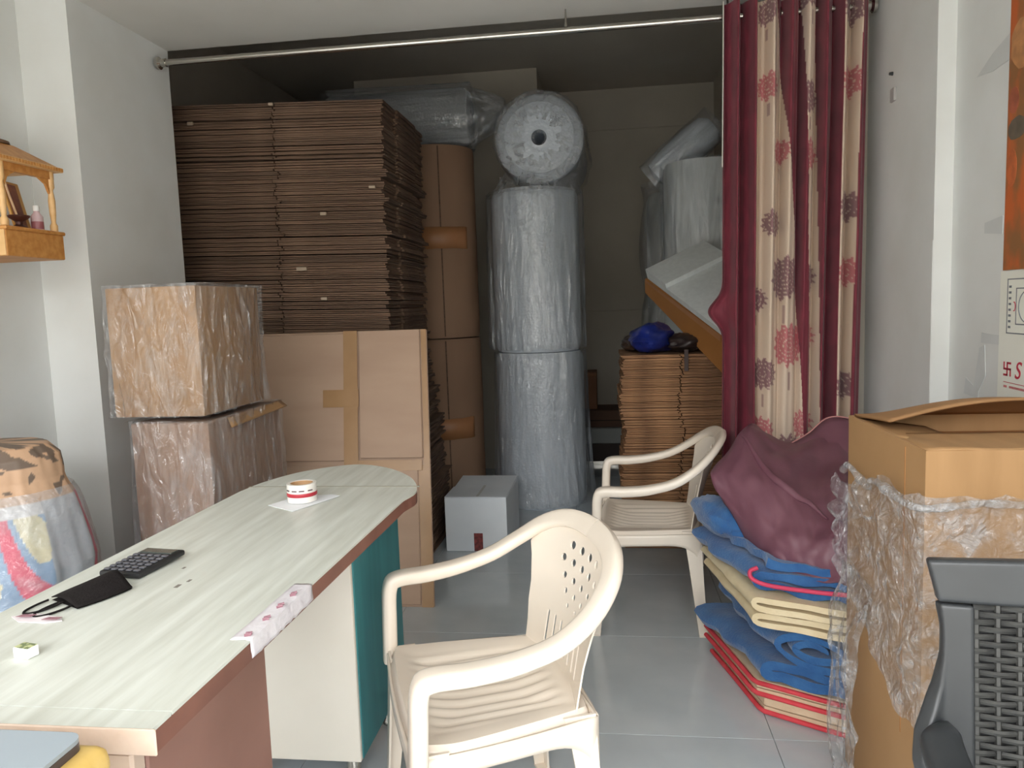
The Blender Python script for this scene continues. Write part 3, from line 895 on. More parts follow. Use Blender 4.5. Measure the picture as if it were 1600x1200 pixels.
# ------------------------------------------------------------------ right back group
A, B, W = Vector((0.223, 4.28, 1.40)), Vector((0.528, 3.60, 1.10)), Vector((0.33, 0.10, 0.15))
def slab(p, q, w, t0, t1, dz0, dz1, n_in=0.0):
    """thin box along p->q, wide along w, between vertical offsets"""
    mb = MB()
    a, b = p.lerp(q, t0), p.lerp(q, t1)
    dn = (q-p).cross(w).normalized()
    if dn.z < 0: dn = -dn
    vs = [a+dn*dz0, b+dn*dz0, b+w+dn*dz0, a+w+dn*dz0, a+dn*dz1, b+dn*dz1, b+w+dn*dz1, a+w+dn*dz1]
    mb.add(vs, [(3,2,1,0),(4,5,6,7),(0,1,5,4),(1,2,6,5),(2,3,7,6),(3,0,4,7)])
    return mb
tag(slab(A, B, W, 0.0, 1.0, -0.03, 0.004).build('foam_board', M_foam_board), 'long white foam board tilted on top of the orange-brown carton', 'foam board', 'tilted foam boards')
tag(slab(A, B, W, 0.0, 0.30, 0.0045, 0.030).build('foam_board', M_foam_board), 'short white foam board lying on the far end of the tilted long foam board', 'foam board', 'tilted foam boards')
tc_ = thing('tilted_carton', 'orange-brown carton tilted under the white foam boards', 'carton', (0, 0, 0))
dn = (B-A).cross(W).normalized()
if dn.z < 0: dn = -dn
a0, b0 = A-dn*0.032+Vector((-0.015, 0.02, 0)), B-dn*0.032
mb = MB(); za, zb = 0.075, 0.175
vs = [a0-Vector((0, 0, za)), b0-Vector((0, 0, zb)), b0+W-Vector((0, 0, zb)), a0+W-Vector((0, 0, za)), a0, b0, b0+W, a0+W]
mb.add(vs, [(3,2,1,0),(4,5,6,7),(0,1,5,4),(1,2,6,5),(2,3,7,6),(3,0,4,7)])
mb.build('carton_body', mat('orange_brown_board', (156, 104, 54), 0.6, (166, 113, 61), 4), tc_)
d_ = (b0-a0)
mb = MB(); off = Vector((-0.004, -0.002, 0))
mb.add([a0+d_*0.02+off, b0-d_*0.02+off, b0-d_*0.02+off-Vector((0, 0, 0.03)), a0+d_*0.02+off-Vector((0, 0, 0.012))], [(0, 1, 2, 3)])
solidify(mb.build('tape_strip', M_tape_orange, tc_), 0.001, 0)

bagb = thing('blue_bag', 'blue and black plastic bag lying on the low right carton stack', 'bag', (0.225, 3.98, Z_RS+0.003))
def blob(sx, sy, sz, seed, k=0.25, flat=True):
    def f(u, v):
        a = 2*PI*u; b = PI*(v-0.5)
        d = Vector((math.cos(b)*math.cos(a), math.cos(b)*math.sin(a), math.sin(b)))
        s = 1+k*fn(d.x*1.8+seed, d.y*1.8, d.z*1.8)+0.10*fn(d.x*6+seed, d.y*6, d.z*6)
        z = d.z*s*sz+sz*0.9
        return (d.x*s*sx, d.y*s*sy, max(0.0, z))
    return MB().grid(f, 40, 24, True)
blob(0.125, 0.16, 0.076, 3).build('bag_body', mat('blue_plastic', (36, 52, 138), 0.3, (28, 38, 100), 8), bagb, True)
o = blob(0.10, 0.13, 0.05, 8).build('dark_bundle', mat('dark_plastic', (44, 36, 36), 0.35, (60, 48, 46), 9), bagb, True); o.location = (0.17, -0.045, 0)
o = blob(0.05, 0.12, 0.045, 11).build('dark_bundle', mat('dark_brown_plastic', (58, 44, 36), 0.35), bagb, True); o.location = (-0.10, 0.08, 0)
MB().rbox((0.145, -0.234, -0.085), (0.165, -0.230, 0.02), 0.001, 1).build('hanging_strap', mat('dark_strap', (60, 40, 34), 0.5), bagb)

wc = thing('white_carton', 'small white carton with red label on the floor by the roll tower', 'carton', (-0.672, 3.94, 0), math.radians(-1))
MB().rbox((-0.172, -0.225, 0.001), (0.150, 0.225, 0.282), 0.004, 2).build('carton_body', M_white_card, wc)
MB().rbox((-0.172, -0.226, 0.283), (0.149, -0.002, 0.288), 0.002, 1).build('flap', M_white_card, wc)
o = MB().rbox((-0.165, 0.002, 0.283), (0.149, 0.23, 0.288), 0.002, 1, Matrix.Rotation(math.radians(3), 4, 'X')).build('flap', M_white_card, wc)
MB().rbox((-0.008, -0.22, 0.2885), (0.005, 0.21, 0.2895), 0.0004, 1, None).build('tape_strip', mat('grey_clear_tape', (186, 188, 186), 0.3), wc)
MB().rbox((-0.024, -0.2265, 0.004), (0.022, -0.2245, 0.098), 0.0005, 1).build('red_label', mat('red_label_print', (146, 66, 62), 0.5, (96, 44, 44), 60), wc)

rk = thing('sheet_pack', 'grey sheet pack lying on dark runners by the store back wall', 'sheets', (-0.09, 5.95, 0))
MB().rbox((-0.18, -0.14, 0.165), (0.22, 0.30, 0.285), 0.004, 1).build('sheet_block', mat('grey_sheet_block', (150, 154, 152), 0.35), rk)
for sy in (-0.10, 0.22):
    MB().rbox((-0.17, sy-0.03, 0.0), (0.21, sy+0.03, 0.165), 0.004, 1).build('runner', mat('dark_wood', (56, 42, 36), 0.6), rk)
MB().rbox((-0.16, -0.15, 0.0), (0.2, -0.142, 0.03), 0.002, 1).build('front_strip', M_steel, rk)
dk = thing('dark_carton', 'dark flat brown carton on the grey sheet pack behind the roll tower', 'carton', (-0.08, 6.02, 0.286))
MB().rbox((-0.20, -0.16, 0.0), (0.2, 0.2, 0.13), 0.004, 1).build('carton_body', mat('dark_board', (92, 66, 52), 0.75, (104, 76, 60), 5), dk)
MB().rbox((-0.20, -0.163, 0.05), (0.2, -0.159, 0.056), 0.001, 1).build('lid_line', mat('dark_line', (50, 38, 32), 0.8), dk)
sk = thing('small_carton', 'small brown carton standing on the dark carton by the back wall', 'carton', (-0.19, 6.08, 0.417))
MB().rbox((-0.11, -0.14, 0.0), (0.10, 0.14, 0.275), 0.004, 1).build('carton_body', mat('mid_brown_board', (134, 92, 66), 0.75, (146, 104, 76), 5), sk)
MB().rbox((-0.112, -0.143, 0.262), (0.102, 0.142, 0.29), 0.003, 1).build('lid', mat('mid_brown_board_lid', (140, 98, 70), 0.75), sk)

# ------------------------------------------------------------------ curtain and rod
rod = thing('curtain_rod', 'steel curtain rod spanning the opening between the two columns', 'curtain rod', (-0.42, 3.10, 2.318))
MB().tube([(-1.436, 0, 0), (1.442, 0, 0.0)], 0.0125, 14).build('rod', M_steel, rod, True)
for s in (-1.436, 1.442):
    MB().lathe([(0.026, 0), (0.026, 0.012), (0.017, 0.02), (0.017, 0.04)], 18, (s, 0, 0), Matrix.Rotation(PI/2 if s < 0 else -PI/2, 4, 'Y')).build('end_bracket', M_steel, rod, True)
MB().tube([(0.905, -0.01, -0.02), (0.905, 0.0, 0.03), (0.905, 0.02, 0.082)], 0.004, 6).build('ceiling_hook', M_black, rod, True)
MB().lathe([(0.010, 0), (0.004, 0.03), (0.003, 0.08)], 8, (0.285, 0.0, 0.0)).build('ceiling_hook', M_steel, rod, True)

cu_t = thing('curtain', 'maroon and cream flower-print curtain gathered at the right end of the rod', 'curtain', (0, 0, 0))
CX0, CX1, CZ0, CZ1 = 0.462, 0.995, 0.22, 2.36
# colour bands across the cloth (s from 0 to 1), shifting slightly with height
maroon, maroon2, cream, cream2 = lin((122, 38, 56)), lin((84, 26, 38)), lin((210, 190, 172)), lin((196, 176, 154))
fl_a, fl_b = lin((116, 70, 84)), lin((176, 84, 96))
bands_top = [0.0, 0.215, 0.36, 0.54, 0.645, 0.80, 0.925, 1.0]
bands_bot = [0.0, 0.215, 0.66, 0.668, 0.70, 0.80, 0.91, 1.0]
flowers = []
for (fs_, zs) in ((0.59, ((2.37, 0), (1.99, 0), (1.78, 1), (1.32, 0), (1.09, 1), (0.75, 1))), (0.868, ((2.30, 0), (2.04, 1), (1.58, 0), (1.335, 1), (0.90, 0), (0.71, 1)))):
    for fz, kd in zs: flowers.append((fs_, fz, 0.062, kd))
flowers += [(0.44, 1.32, 0.088, 0), (0.475, 1.06, 0.088, 1), (0.48, 0.62, 0.095, 0), (0.30, 2.31, 0.05, 0), (0.31, 2.04, 0.055, 1),
            (0.35, 1.53, 0.055, 0), (0.255, 1.24, 0.05, 0), (0.30, 0.95, 0.065, 0), (0.285, 0.72, 0.065, 1), (0.40, 1.80, 0.05, 1)]
def fold(s, zf):
    # depth of the pleats, flatter in the wide cream panel lower down
    a = 0.040*math.sin(s*2*PI*8.2+0.6*math.sin(s*9))+0.012*math.sin(s*2*PI*17+1.0)
    flat = sm(0.24, 0.30, s)*(1-sm(0.58, 0.66, s))*sm(0.25, 0.8, zf)
    return a*(1-0.65*flat)
NS, NZ = 300, 420
mb = MB(); cols = []
def cpos(s, v):
    z = lerp(CZ1, CZ0, v)
    bt = interp(list(zip(bands_top, bands_bot)), s) if False else s
    x = lerp(CX0, CX1, s) - 0.018*v*(1-s) - 0.035*v*s
    if z > 2.30: x += 0.0
    x += 0.006*math.sin(s*40)*v
    bul = -0.055*math.exp(-((z-1.20)/0.055)**2)*(1-sm(0.0, 0.10, s))
    y = 3.055+fold(s, v)+0.008*fn(s*6, z*2)+0.03*math.exp(-((z-1.2)/0.08)**2)*0
    return (x+bul, y, z)
def ccol(s, v):
    z = lerp(CZ1, CZ0, v)
    k = [lerp(a, b, v**0.85) for a, b in zip(bands_top, bands_bot)]
    i = 0
    while i < 6 and s > k[i+1]: i += 1
    if i % 2 == 0:
        t = 0.5+0.5*fn(s*26, z*7, 3.0)
        q = sm(0.42, 0.60, 0.5+0.5*fn(s*44, z*15, 9.0))
        c = [lerp(maroon2[j], maroon[j], min(1, 0.20+0.85*t*(1.0-0.6*q)+0.18)) for j in range(3)]
    else:
        c = [lerp(cream[j], cream2[j], 0.4+0.4*fn(s*5, z*2)) for j in range(3)]
        for (fs_, fz, fr, kind) in flowers:
            dx = (s-fs_)*0.78; dz = z-fz
            d = math.hypot(dx, dz)
            if d < fr*1.2:
                a = math.atan2(dz, dx)
                if d < fr*(0.88+0.12*math.sin(a*14)) and (math.sin(d*420) > -0.75 or math.sin(a*22) > 0.0):
                    fc = fl_b if kind else fl_a
                    c = [lerp(c[j], fc[j], 0.85) for j in range(3)]
            elif abs(dx) < 0.004 and -fr*2.0 < dz < -fr:
                c = [lerp(c[j], fl_a[j], 0.6) for j in range(3)]
    return c
mb.grid(cpos, NS, NZ)
for j in range(NZ+1):
    for i in range(NS+1): mb.col.append(ccol(i/NS, j/NZ))
M_curtain = mat('printed_curtain_cloth', (120, 30, 50), 0.7, attr='Col', sheen=0.15, bump=0.06, bscale=300)
o = mb.build('cloth', M_curtain, cu_t, 'all')
solidify(o, 0.002, 0)
MB().tube([(0.460, 3.05, 2.36), (0.457, 3.048, 2.1), (0.452, 3.046, 1.75)], 0.0025, 6).build('draw_cord', mat('white_cord', (200, 196, 190), 0.6), cu_t, True)
for k in range(6):
    mbr = MB(); pts = [(0.50+0.088*k, 3.10+0.021*math.cos(a*PI/8), 2.318+0.021*math.sin(a*PI/8)) for a in range(17)]
    mbr.tube(pts, 0.003, 6, False).build('curtain_ring', M_steel, cu_t, True)

# ------------------------------------------------------------------ folded blankets pile
def bil(q, u, v):
    A_, B_, C_, D_ = q          # front-left, front-right, back-right, back-left
    return (lerp(lerp(A_[0], B_[0], u), lerp(D_[0], C_[0], u), v), lerp(lerp(A_[1], B_[1], u), lerp(D_[1], C_[1], u), v))
def serp(n, z0, pitch_, left=0.0, right=1.0, bend=0.012, waves=0.0, seed=0):
    """serpentine fold path in (u, z) with round bends at both ends"""
    pts = []
    for k in range(n):
        z = z0+k*pitch_
        us = [lerp(left, right, i/14) for i in range(15)]
        if k % 2: us.reverse()
        for u in us: pts.append((u, z+waves*fn(u*4+seed, k*1.7)))
        if k < n-1:
            s = 1 if us[-1] > us[0] else -1
            for i in range(1, 6):
                a = -PI/2+PI*i/6
                pts.append((us[-1]+s*bend*math.cos(a)*1.4, z+pitch_/2+pitch_/2*math.sin(a)))
    return pts
def folded(name, path, t, quad, z0, m, parent, wob=0.006, nv=16, seed=0, slump=0.0):
    """thick ribbon following the path, extruded through the depth of the plan quad"""
    W_ = math.hypot(quad[1][0]-quad[0][0], quad[1][1]-quad[0][1])
    pts = [Vector((u*W_, z)) for u, z in path]
    n = len(pts); L_, R_ = [], []
    for i in range(n):
        d = (pts[min(i+1, n-1)]-pts[max(i-1, 0)]).normalized(); nn = Vector((-d.y, d.x))
        L_.append(pts[i]+nn*t/2); R_.append(pts[i]-nn*t/2)
    loop = L_+R_[::-1]
    mb = MB(); vs, fs = [], []
    for j in range(nv+1):
        v = j/nv
        for p in loop:
            u = p.x/W_
            x, y = bil(quad, u, v+0.012*fn(u*3+seed, p.y*30, 1.0)*(1 if j == 0 else 0))
            e = wob*fn(v*5+seed, u*4, p.y*12)
            zz = p.y + e*0.5 - slump*max(0, 0.3-u)**1.5
            vs.append((x+e*(1 if u < 0.1 else 0.3), y, max(0.0015, z0+zz)))
    k = len(loop)
    for j in range(nv):
        for i in range(k):
            ii = (i+1) % k
            fs.append((j*k+i, j*k+ii, (j+1)*k+ii, (j+1)*k+i))
    for i in range(n-1):
        a, b, c, d = i, i+1, 2*n-2-i, 2*n-1-i
        fs.append((a, b, c, d)); o2 = nv*k; fs.append((o2+a, o2+b, o2+c, o2+d))
    mb.add(vs, fs)
    return mb.build(name, m, parent, True)
M_beige = mat('beige_mat_cloth', (206, 180, 150), 0.9, (214, 190, 160), 20, bump=0.15, bscale=150)
M_red = mat('red_cloth_edging', (200, 58, 68), 0.8, (214, 70, 80), 20)
M_blue = mat('blue_fleece', (40, 86, 140), 0.95, (54, 103, 156), 16, bump=0.3, bscale=120, sheen=0.3)
M_cream = mat('cream_felt', (214, 196, 160), 0.9, (222, 206, 172), 16, bump=0.15, bscale=150)
M_maroon = mat('maroon_rexine', (106, 66, 79), 0.5, (116, 76, 88), 7, bump=0.08, bscale=40)
M_pink = mat('pink_piping', (206, 64, 96), 0.7)
GP = 'blankets folded in the pile'
Q0 = ((0.425, 2.235), (0.71, 2.075), (0.98, 2.68), (0.335, 2.64))
bl = thing('folded_mat', 'beige mats with red edging folded at the bottom of the blanket pile', 'mat', (0, 0, 0))
for k in range(2):
    q = tuple((x+0.02*(1-k), y) for x, y in Q0)
    folded('mat_fold', serp(2, 0.014, 0.026, 0.0, 1.0), 0.022, q, 0.001+k*0.058, M_beige, bl, 0.003, seed=k)
    for zz in ((0.003,) if k == 0 else (0.003, 0.036)):
        pts = [bil(q, 1.0, -0.01), bil(q, 0.5, -0.012), bil(q, 0.0, -0.01), bil(q, -0.03, 0.03), bil(q, -0.02, 0.5), bil(q, -0.02, 0.98)]
        MB().tube([(x, y, zz+0.008+k*0.058+0.002*fn(x*30, y*30)) for x, y in pts], 0.0075, 8).build('red_edging', M_red, bl, True)
b2 = thing('folded_blanket', 'thick blue fleece blanket rolled in folds above the beige mats', 'blanket', (0, 0, 0), 0, GP)
Q1 = ((0.455, 2.205), (0.72, 2.065), (0.99, 2.70), (0.352, 2.66))
folded('lower_fold', serp(2, 0.014, 0.032, 1.0, 0.02, 0.05, 0.006, 3), 0.027, Q1, 0.119, M_blue, b2, 0.022, seed=2)
sp = []
for i in range(46):
    a = -PI*0.5-2*PI*1.75*i/45; rr = lerp(1.0, 0.22, i/45)
    sp.append((0.42+0.38*rr*math.cos(a)*1.05, 0.062+0.048*rr*math.sin(a)))
folded('rolled_fold', [(1.05, 0.010), (0.8, 0.010), (0.6, 0.011)]+sp, 0.021, Q1, 0.178, M_blue, b2, 0.018, seed=5)
b3 = thing('folded_blanket', 'cream felt blanket folded in neat layers between the blue blankets', 'blanket', (0, 0, 0), 0, GP)
Q2 = ((0.425, 2.165), (0.70, 2.045), (0.97, 2.68), (0.375, 2.66))
folded('fold', serp(2, 0.012, 0.026, 1.0, 0.0, 0.045, 0.002, 4), 0.017, Q2, 0.300, M_cream, b3, 0.005, seed=8)
folded('fold', serp(2, 0.012, 0.026, 1.0, 0.0, 0.045, 0.002, 6), 0.017, tuple((x-0.008, y-0.008) for x, y in Q2), 0.349, M_cream, b3, 0.005, seed=9)
b4 = thing('folded_blanket', 'blue fleece blanket with pink piping lying under the maroon cover', 'blanket', (0, 0, 0), 0, GP)
Q3 = ((0.445, 2.20), (0.71, 2.055), (0.96, 2.70), (0.345, 2.66))
folded('fold', serp(3, 0.014, 0.034, 1.0, 0.0, 0.05, 0.008, 7), 0.026, Q3, 0.398, M_blue, b4, 0.024, seed=11)
o = blob(0.075, 0.17, 0.062, 17, 0.18).build('hanging_corner', M_blue, b4, True); o.location = (0.362, 2.56, 0.46); o.rotation_euler = (0.0, math.radians(12), math.radians(16))
pp = [(0.735, 2.045, 0.440), (0.58, 2.112, 0.428), (0.455, 2.17, 0.424), (0.405, 2.19, 0.436), (0.398, 2.2, 0.456), (0.42, 2.205, 0.466)]
MB().tube(catmull(pp, 6), 0.0065, 8).build('pink_piping', M_pink, b4, True)
# maroon cover draped on top
cv = thing('maroon_cover', 'maroon rexine cover draped over the top of the blanket pile', 'cover', (0, 0, 0))
ctrl = [
    [(0.468, 2.860, 0.640), (0.508, 2.800, 0.790), (0.654, 2.820, 0.713), (0.837, 2.860, 0.766), (0.921, 2.840, 0.692)],
    [(0.396, 2.660, 0.699), (0.468, 2.660, 0.775), (0.593, 2.620, 0.713), (0.727, 2.600, 0.690), (0.828, 2.550, 0.675)],
    [(0.330, 2.520, 0.670), (0.440, 2.460, 0.690), (0.538, 2.400, 0.659), (0.637, 2.340, 0.634), (0.741, 2.280, 0.650)],
    [(0.361, 2.450, 0.599), (0.445, 2.320, 0.583), (0.525, 2.230, 0.570), (0.606, 2.180, 0.576), (0.694, 2.120, 0.599)],
    [(0.405, 2.400, 0.526), (0.463, 2.255, 0.493), (0.522, 2.180, 0.501), (0.601, 2.128, 0.519), (0.678, 2.075, 0.547)],
    [(0.445, 2.370, 0.455), (0.483, 2.230, 0.420), (0.535, 2.165, 0.448), (0.604, 2.110, 0.455), (0.673, 2.060, 0.470)],
]
def bspl(P, t):
    n = len(P); P = [P[0]*2-P[1]]+P+[P[-1]*2-P[-2]]
    x = t*(n-1); k = min(int(x), n-2); f = x-k
    a, b, c, d = P[k:k+4]
    return 0.5*((2*b)+(c-a)*f+(2*a-5*b+4*c-d)*f*f+(3*b-a-3*c+d)*f**3)
ctrl = [[Vector(p) for p in row] for row in ctrl]
def cover(u, v):
    p = bspl([bspl(row, u) for row in ctrl], v)
    return p+Vector((0, -1, 1))*(0.012*fn(u*7+v*3, v*5, 2.0)+0.006*fn(u*16, v*13, 5.0))
solidify(MB().grid(cover, 44, 60).build('cover_sheet', M_maroon, cv, True), 0.006, 0)
crease = [cover(0.22+0.55*t, 0.20+0.36*t+0.05*math.sin(t*5)) for t in [i/20 for i in range(21)]]
MB().tube([p+Vector((0, -0.004, 0.004)) for p in crease], 0.010, 8, True, [0.003+0.010*math.sin(PI*i/20) for i in range(21)]).build('fold_ridge', M_maroon, cv, True)
back_hem = catmull([(0.62, 2.80, 0.70), (0.72, 2.84, 0.745), (0.79, 2.85, 0.80), (0.86, 2.84, 0.80), (0.93, 2.83, 0.76)], 8)
MB().grid(lambda u, v: back_hem[int(u*32)]*(1-v)+Vector((0.74+0.16*u, 2.62, 0.68))*v, 32, 8).build('back_fold', M_maroon, cv, True)
solidify(bpy.data.objects['back_fold'], 0.008, 0)
MB().tube(back_hem, 0.0055, 8).build('pink_hem', mat('dusty_pink_hem', (186, 130, 128), 0.7), cv, True)

# ------------------------------------------------------------------ big carton by the right wall
bx = thing('tall_carton', 'tall orange-brown carton with open flaps and torn film by the right wall', 'carton', (0.845, 1.78, 0))
hx, hy, hz = 0.232, 0.238, 0.94
M_inner = mat('carton_inside', (168, 118, 70), 0.8, (178, 128, 80), 3)
MB().box((-hx, -hy, 0.001), (-hx+0.006, hy, hz)).build('side_wall', M_card_orange, bx)
MB().box((hx-0.006, -hy, 0.001), (hx, hy, hz)).build('side_wall', M_card_orange, bx)
MB().box((-hx+0.006, -hy, 0.001), (hx-0.006, -hy+0.006, hz)).build('front_wall', M_card_orange, bx)
MB().box((-hx+0.006, hy-0.006, 0.001), (hx-0.006, hy, hz)).build('back_wall', M_card_orange, bx)
MB().box((-hx+0.006, -hy+0.006, 0.004), (hx-0.006, hy-0.006, 0.010)).build('bottom', M_inner, bx)
MB().box((-hx+0.008, -hy+0.008, hz-0.05), (hx-0.008, hy-0.008, hz-0.044)).build('inner_lid', M_inner, bx)
solidify(MB().grid(lambda u, v: (lerp(-hx+0.004, hx, u), lerp(-hy+0.002, 0.02, v), hz+0.002-0.012*v+0.004*fn(u*4, v*3)), 16, 8).build('front_flap', M_card_orange, bx, True), 0.005)
solidify(MB().grid(lambda u, v: (lerp(-hx+0.002, -hx+0.17, v), lerp(-0.06, hy-0.01, u)-0.03*v, hz-0.002-0.022*v), 8, 6).build('side_flap', M_card_orange, bx, True), 0.005)
def bflap(u, v):
    x = lerp(-hx+0.012, hx-0.02, u)
    return (x+0.02*v, lerp(hy-0.004, hy-0.19, v), hz+0.004+v*(0.012+0.052*u+0.018*math.sin(PI*min(1, u*1.15)))+0.018*math.sin(PI*v)*math.sin(PI*u))
solidify(MB().grid(bflap, 24, 10).build('back_flap', mat('carton_flap_underside', (150, 112, 74), 0.8, (162, 124, 84), 4), bx, True), 0.006)
MB().box((-hx-0.001, -hy+0.10, 0.3), (-hx+0.0005, -hy+0.104, hz-0.01)).build('score_line', M_inner, bx)
# torn film hanging on the carton
def ftorn(u, v):
    L1 = 2*hy; s = u*(L1+2*hx*0.98)
    if s < L1: x, y, nx, ny = -hx, hy-s, -1, 0
    else: x, y, nx, ny = -hx+(s-L1), -hy, 0, -1
    k = sm(L1-0.04, L1+0.04, s); n = Vector((-(1-k), -k, 0)).normalized()
    top = hz-0.085-0.05*abs(fn(u*6, 1.0))-0.06*(1-sm(0, 0.35, u))
    low = interp([(0, 0.54), (0.15, 0.47), (0.3, 0.40), (0.45, 0.36), (0.6, 0.36), (1, 0.30)], u)+0.03*fn(u*11, 4.0)
    z = lerp(top, low, v)
    d = 0.008+0.020*abs(fn(u*9, v*4, 2.0))+0.030*max(0, fn(u*14, v*7, 6.0))+0.018*sm(0.8, 1.0, v)*abs(fn(u*8, 9.0))
    d += 0.045*(1-sm(0.0, 0.12, u))*(0.5+0.5*fn(v*6, 3.0))
    return (x+n.x*d, y+n.y*d, z)
MB().grid(ftorn, 150, 60).build('torn_film', M_film_dense, bx, 'all')
def ftail(u, v):
    z = lerp(0.56, 0.02, v)
    w = 0.13+0.05*fn(v*3, 7.0)
    x = -hx-0.006-0.055*sm(0, 0.3, v)*(0.6+0.6*abs(fn(u*3, v*3, 8.0)))-0.02*abs(fn(u*10, v*6))
    y = lerp(hy-0.0, hy-w*1.6, u)-0.04*v
    return (x, y, z)
MB().grid(ftail, 50, 50).build('film_tail', M_film_dense, bx, 'all')
MB().tube(catmull([(-hx-0.02, hy-0.02, 0.80), (-hx-0.03, hy-0.10, 0.83), (-hx-0.018, hy-0.2, 0.80), (-hx-0.03, hy-0.28, 0.835), (-hx-0.02, -hy-0.01, 0.83), (-hx+0.1, -hy-0.02, 0.84), (-hx+0.25, -hy-0.018, 0.83)], 8), 0.012, 10, True, [0.006+0.010*abs(fn(i*0.35, 5.0)) for i in range(49)]).build('twisted_film', M_film_dense, bx, 'all')

# ------------------------------------------------------------------ black woven-back chair
bc = thing('woven_back_chair', 'black plastic chair with woven backrest in front of the tall carton', 'chair', (0.72, 0.86, 0))
def bcurve(x, z): return 0.236-0.030*(1-(x/0.272)**2)-0.12*(0.87-z)*0.6
xo = lambda z: interp([(0.45, 0.262), (0.52, 0.285), (0.60, 0.304), (0.638, 0.300), (0.67, 0.284), (0.70, 0.272), (0.74, 0.264), (0.78, 0.263), (0.83, 0.270), (0.89, 0.284)], z)
def flat_bar(name, f, nu, nv):
    o = MB().grid(f, nu, nv).build(name, M_black, bc, True)
    solidify(o, 0.024, 0)
    bv = o.modifiers.new('bevel', 'BEVEL'); bv.width = 0.006; bv.segments = 3; bv.limit_method = 'ANGLE'; bv.angle_limit = math.radians(50)
    return o
for s in (1, -1):
    def stile(u, v):
        z = lerp(0.44, 0.816, v); o_ = xo(z); x = lerp(o_, 0.224, u)*s
        return (x, bcurve(x, z)-0.030*sm(0.26, 0.31, abs(x)), z)
    flat_bar('back_stile', stile, 6, 36)
def toprail(u, v):
    z = lerp(0.8175, 0.876+0.008*(1-(2*u-1)**2), v); x = lerp(-1, 1, u)*xo(z)
    return (x, bcurve(x, z), z)
flat_bar('top_rail', toprail, 30, 5)
def lowrail(u, v):
    z = lerp(0.44, 0.497, v); x = lerp(-0.222, 0.222, u)
    return (x, bcurve(x, z), z)
flat_bar('bottom_rail', lowrail, 20, 3)
def backing(u, v):
    x = lerp(-0.226, 0.226, u); z = lerp(0.49, 0.822, v); return (x, bcurve(x, z)+0.006, z)
solidify(MB().grid(backing, 20, 10).build('woven_backing', mat('black_backing', (26, 26, 26), 0.6), bc, True), 0.002, 0)
strand_rows = 32
for r_ in range(strand_rows):
    zc = 0.497+r_*0.0102
    pts = []
    for i in range(81):
        x = lerp(-0.226, 0.226, i/80)
        ph = math.sin(x*2*PI/0.052+(PI if r_ % 2 else 0))
        pts.append((x, bcurve(x, zc)-0.002-0.0035*ph, zc+0.0006*ph))
    MB().tube(pts, 0.0042, 6).build('woven_strand', M_weave, bc, True)
for c_ in range(18):
    xc = -0.221+c_*0.026
    MB().tube([(xc, bcurve(xc, lerp(0.49, 0.822, i/8))-0.0015, lerp(0.49, 0.822, i/8)) for i in range(9)], 0.0045, 6).build('woven_upright', M_weave, bc, True)
MB().rbox((-0.24, -0.25, 0.405), (0.24, 0.2, 0.44), 0.016, 3).build('seat', M_black, bc, True)
for s in (1, -1):
    arm = catmull([(0.268*s, 0.200, 0.655), (0.278*s, 0.185, 0.650), (0.288*s, 0.150, 0.640), (0.292*s, 0.08, 0.625), (0.290*s, -0.08, 0.62), (0.285*s, -0.20, 0.60), (0.278*s, -0.235, 0.54), (0.262*s, -0.235, 0.42)], 6)
    n_ = len(arm)
    MB().sweep(arm, [(1, 0, 0)]*n_, [Vector((0, 0.0, 1)).lerp(Vector((0, -1, 0)), sm(0.7, 0.85, i/n_)).lerp(Vector((0, -0.7, 0.7)), 1-sm(0.0, 0.3, i/n_)) for i in range(n_)], [interp([(0, 0.012), (0.22, 0.055), (1, 0.05)], i/n_) for i in range(n_)], [interp([(0, 0.006), (0.22, 0.03), (1, 0.03)], i/n_) for i in range(n_)], 14).build('armrest', M_black, bc, True)
    for sy, yy in ((-1, -0.225), (1, 0.185)):
        MB().tube([(0.225*s, yy, 0.42), (0.245*s, yy+0.03*sy, 0.2), (0.255*s, yy+0.05*sy, 0.0)], 0.02, 10, True, [0.026, 0.022, 0.018]).build('leg', M_black, bc, True)

# ------------------------------------------------------------------ wall shrine
sh = thing('wall_shrine', 'small carved wooden shrine hung on the left wall beside the column', 'shrine', (-1.80, 2.24, 1.455))
M_shr = mat('honey_wood', (186, 124, 62), 0.5, (206, 148, 84), 6, (1, 8, 8))
M_shr2 = mat('pale_honey_wood', (216, 172, 116), 0.5, (224, 182, 128), 6, (1, 1, 6))
SD, SW = 0.25, 0.125     # depth into the wall, half width
MB().rbox((-SD, -SW, 0.0), (0.0, SW, 0.082), 0.004, 2).build('base_drawer', M_shr, sh)
MB().rbox((-SD, -SW-0.004, 0.080), (0.006, SW+0.004, 0.092), 0.003, 1).build('base_shelf', M_shr, sh)
MB().rbox((-SD, -SW-0.0035, 0.002), (-0.002, -SW-0.0005, 0.08), 0.001, 1).build('painted_lit_side', M_shr2, sh)  # paler sheet paints in the light falling on the near side
for (px_, py_) in ((-0.016, SW-0.02), (-0.016, -SW+0.02), (-SD+0.02, SW-0.02), (-SD+0.02, -SW+0.02)):
    MB().lathe([(0.012, 0.0), (0.012, 0.02), (0.007, 0.03), (0.010, 0.06), (0.011, 0.10), (0.007, 0.135), (0.012, 0.145), (0.012, 0.195)], 14, (px_, py_, 0.092)).build('pillar', M_shr2, sh, True)
MB().box((-0.024, -SW+0.01, 0.262), (-0.008, SW-0.01, 0.287)).build('lintel', M_shr, sh)
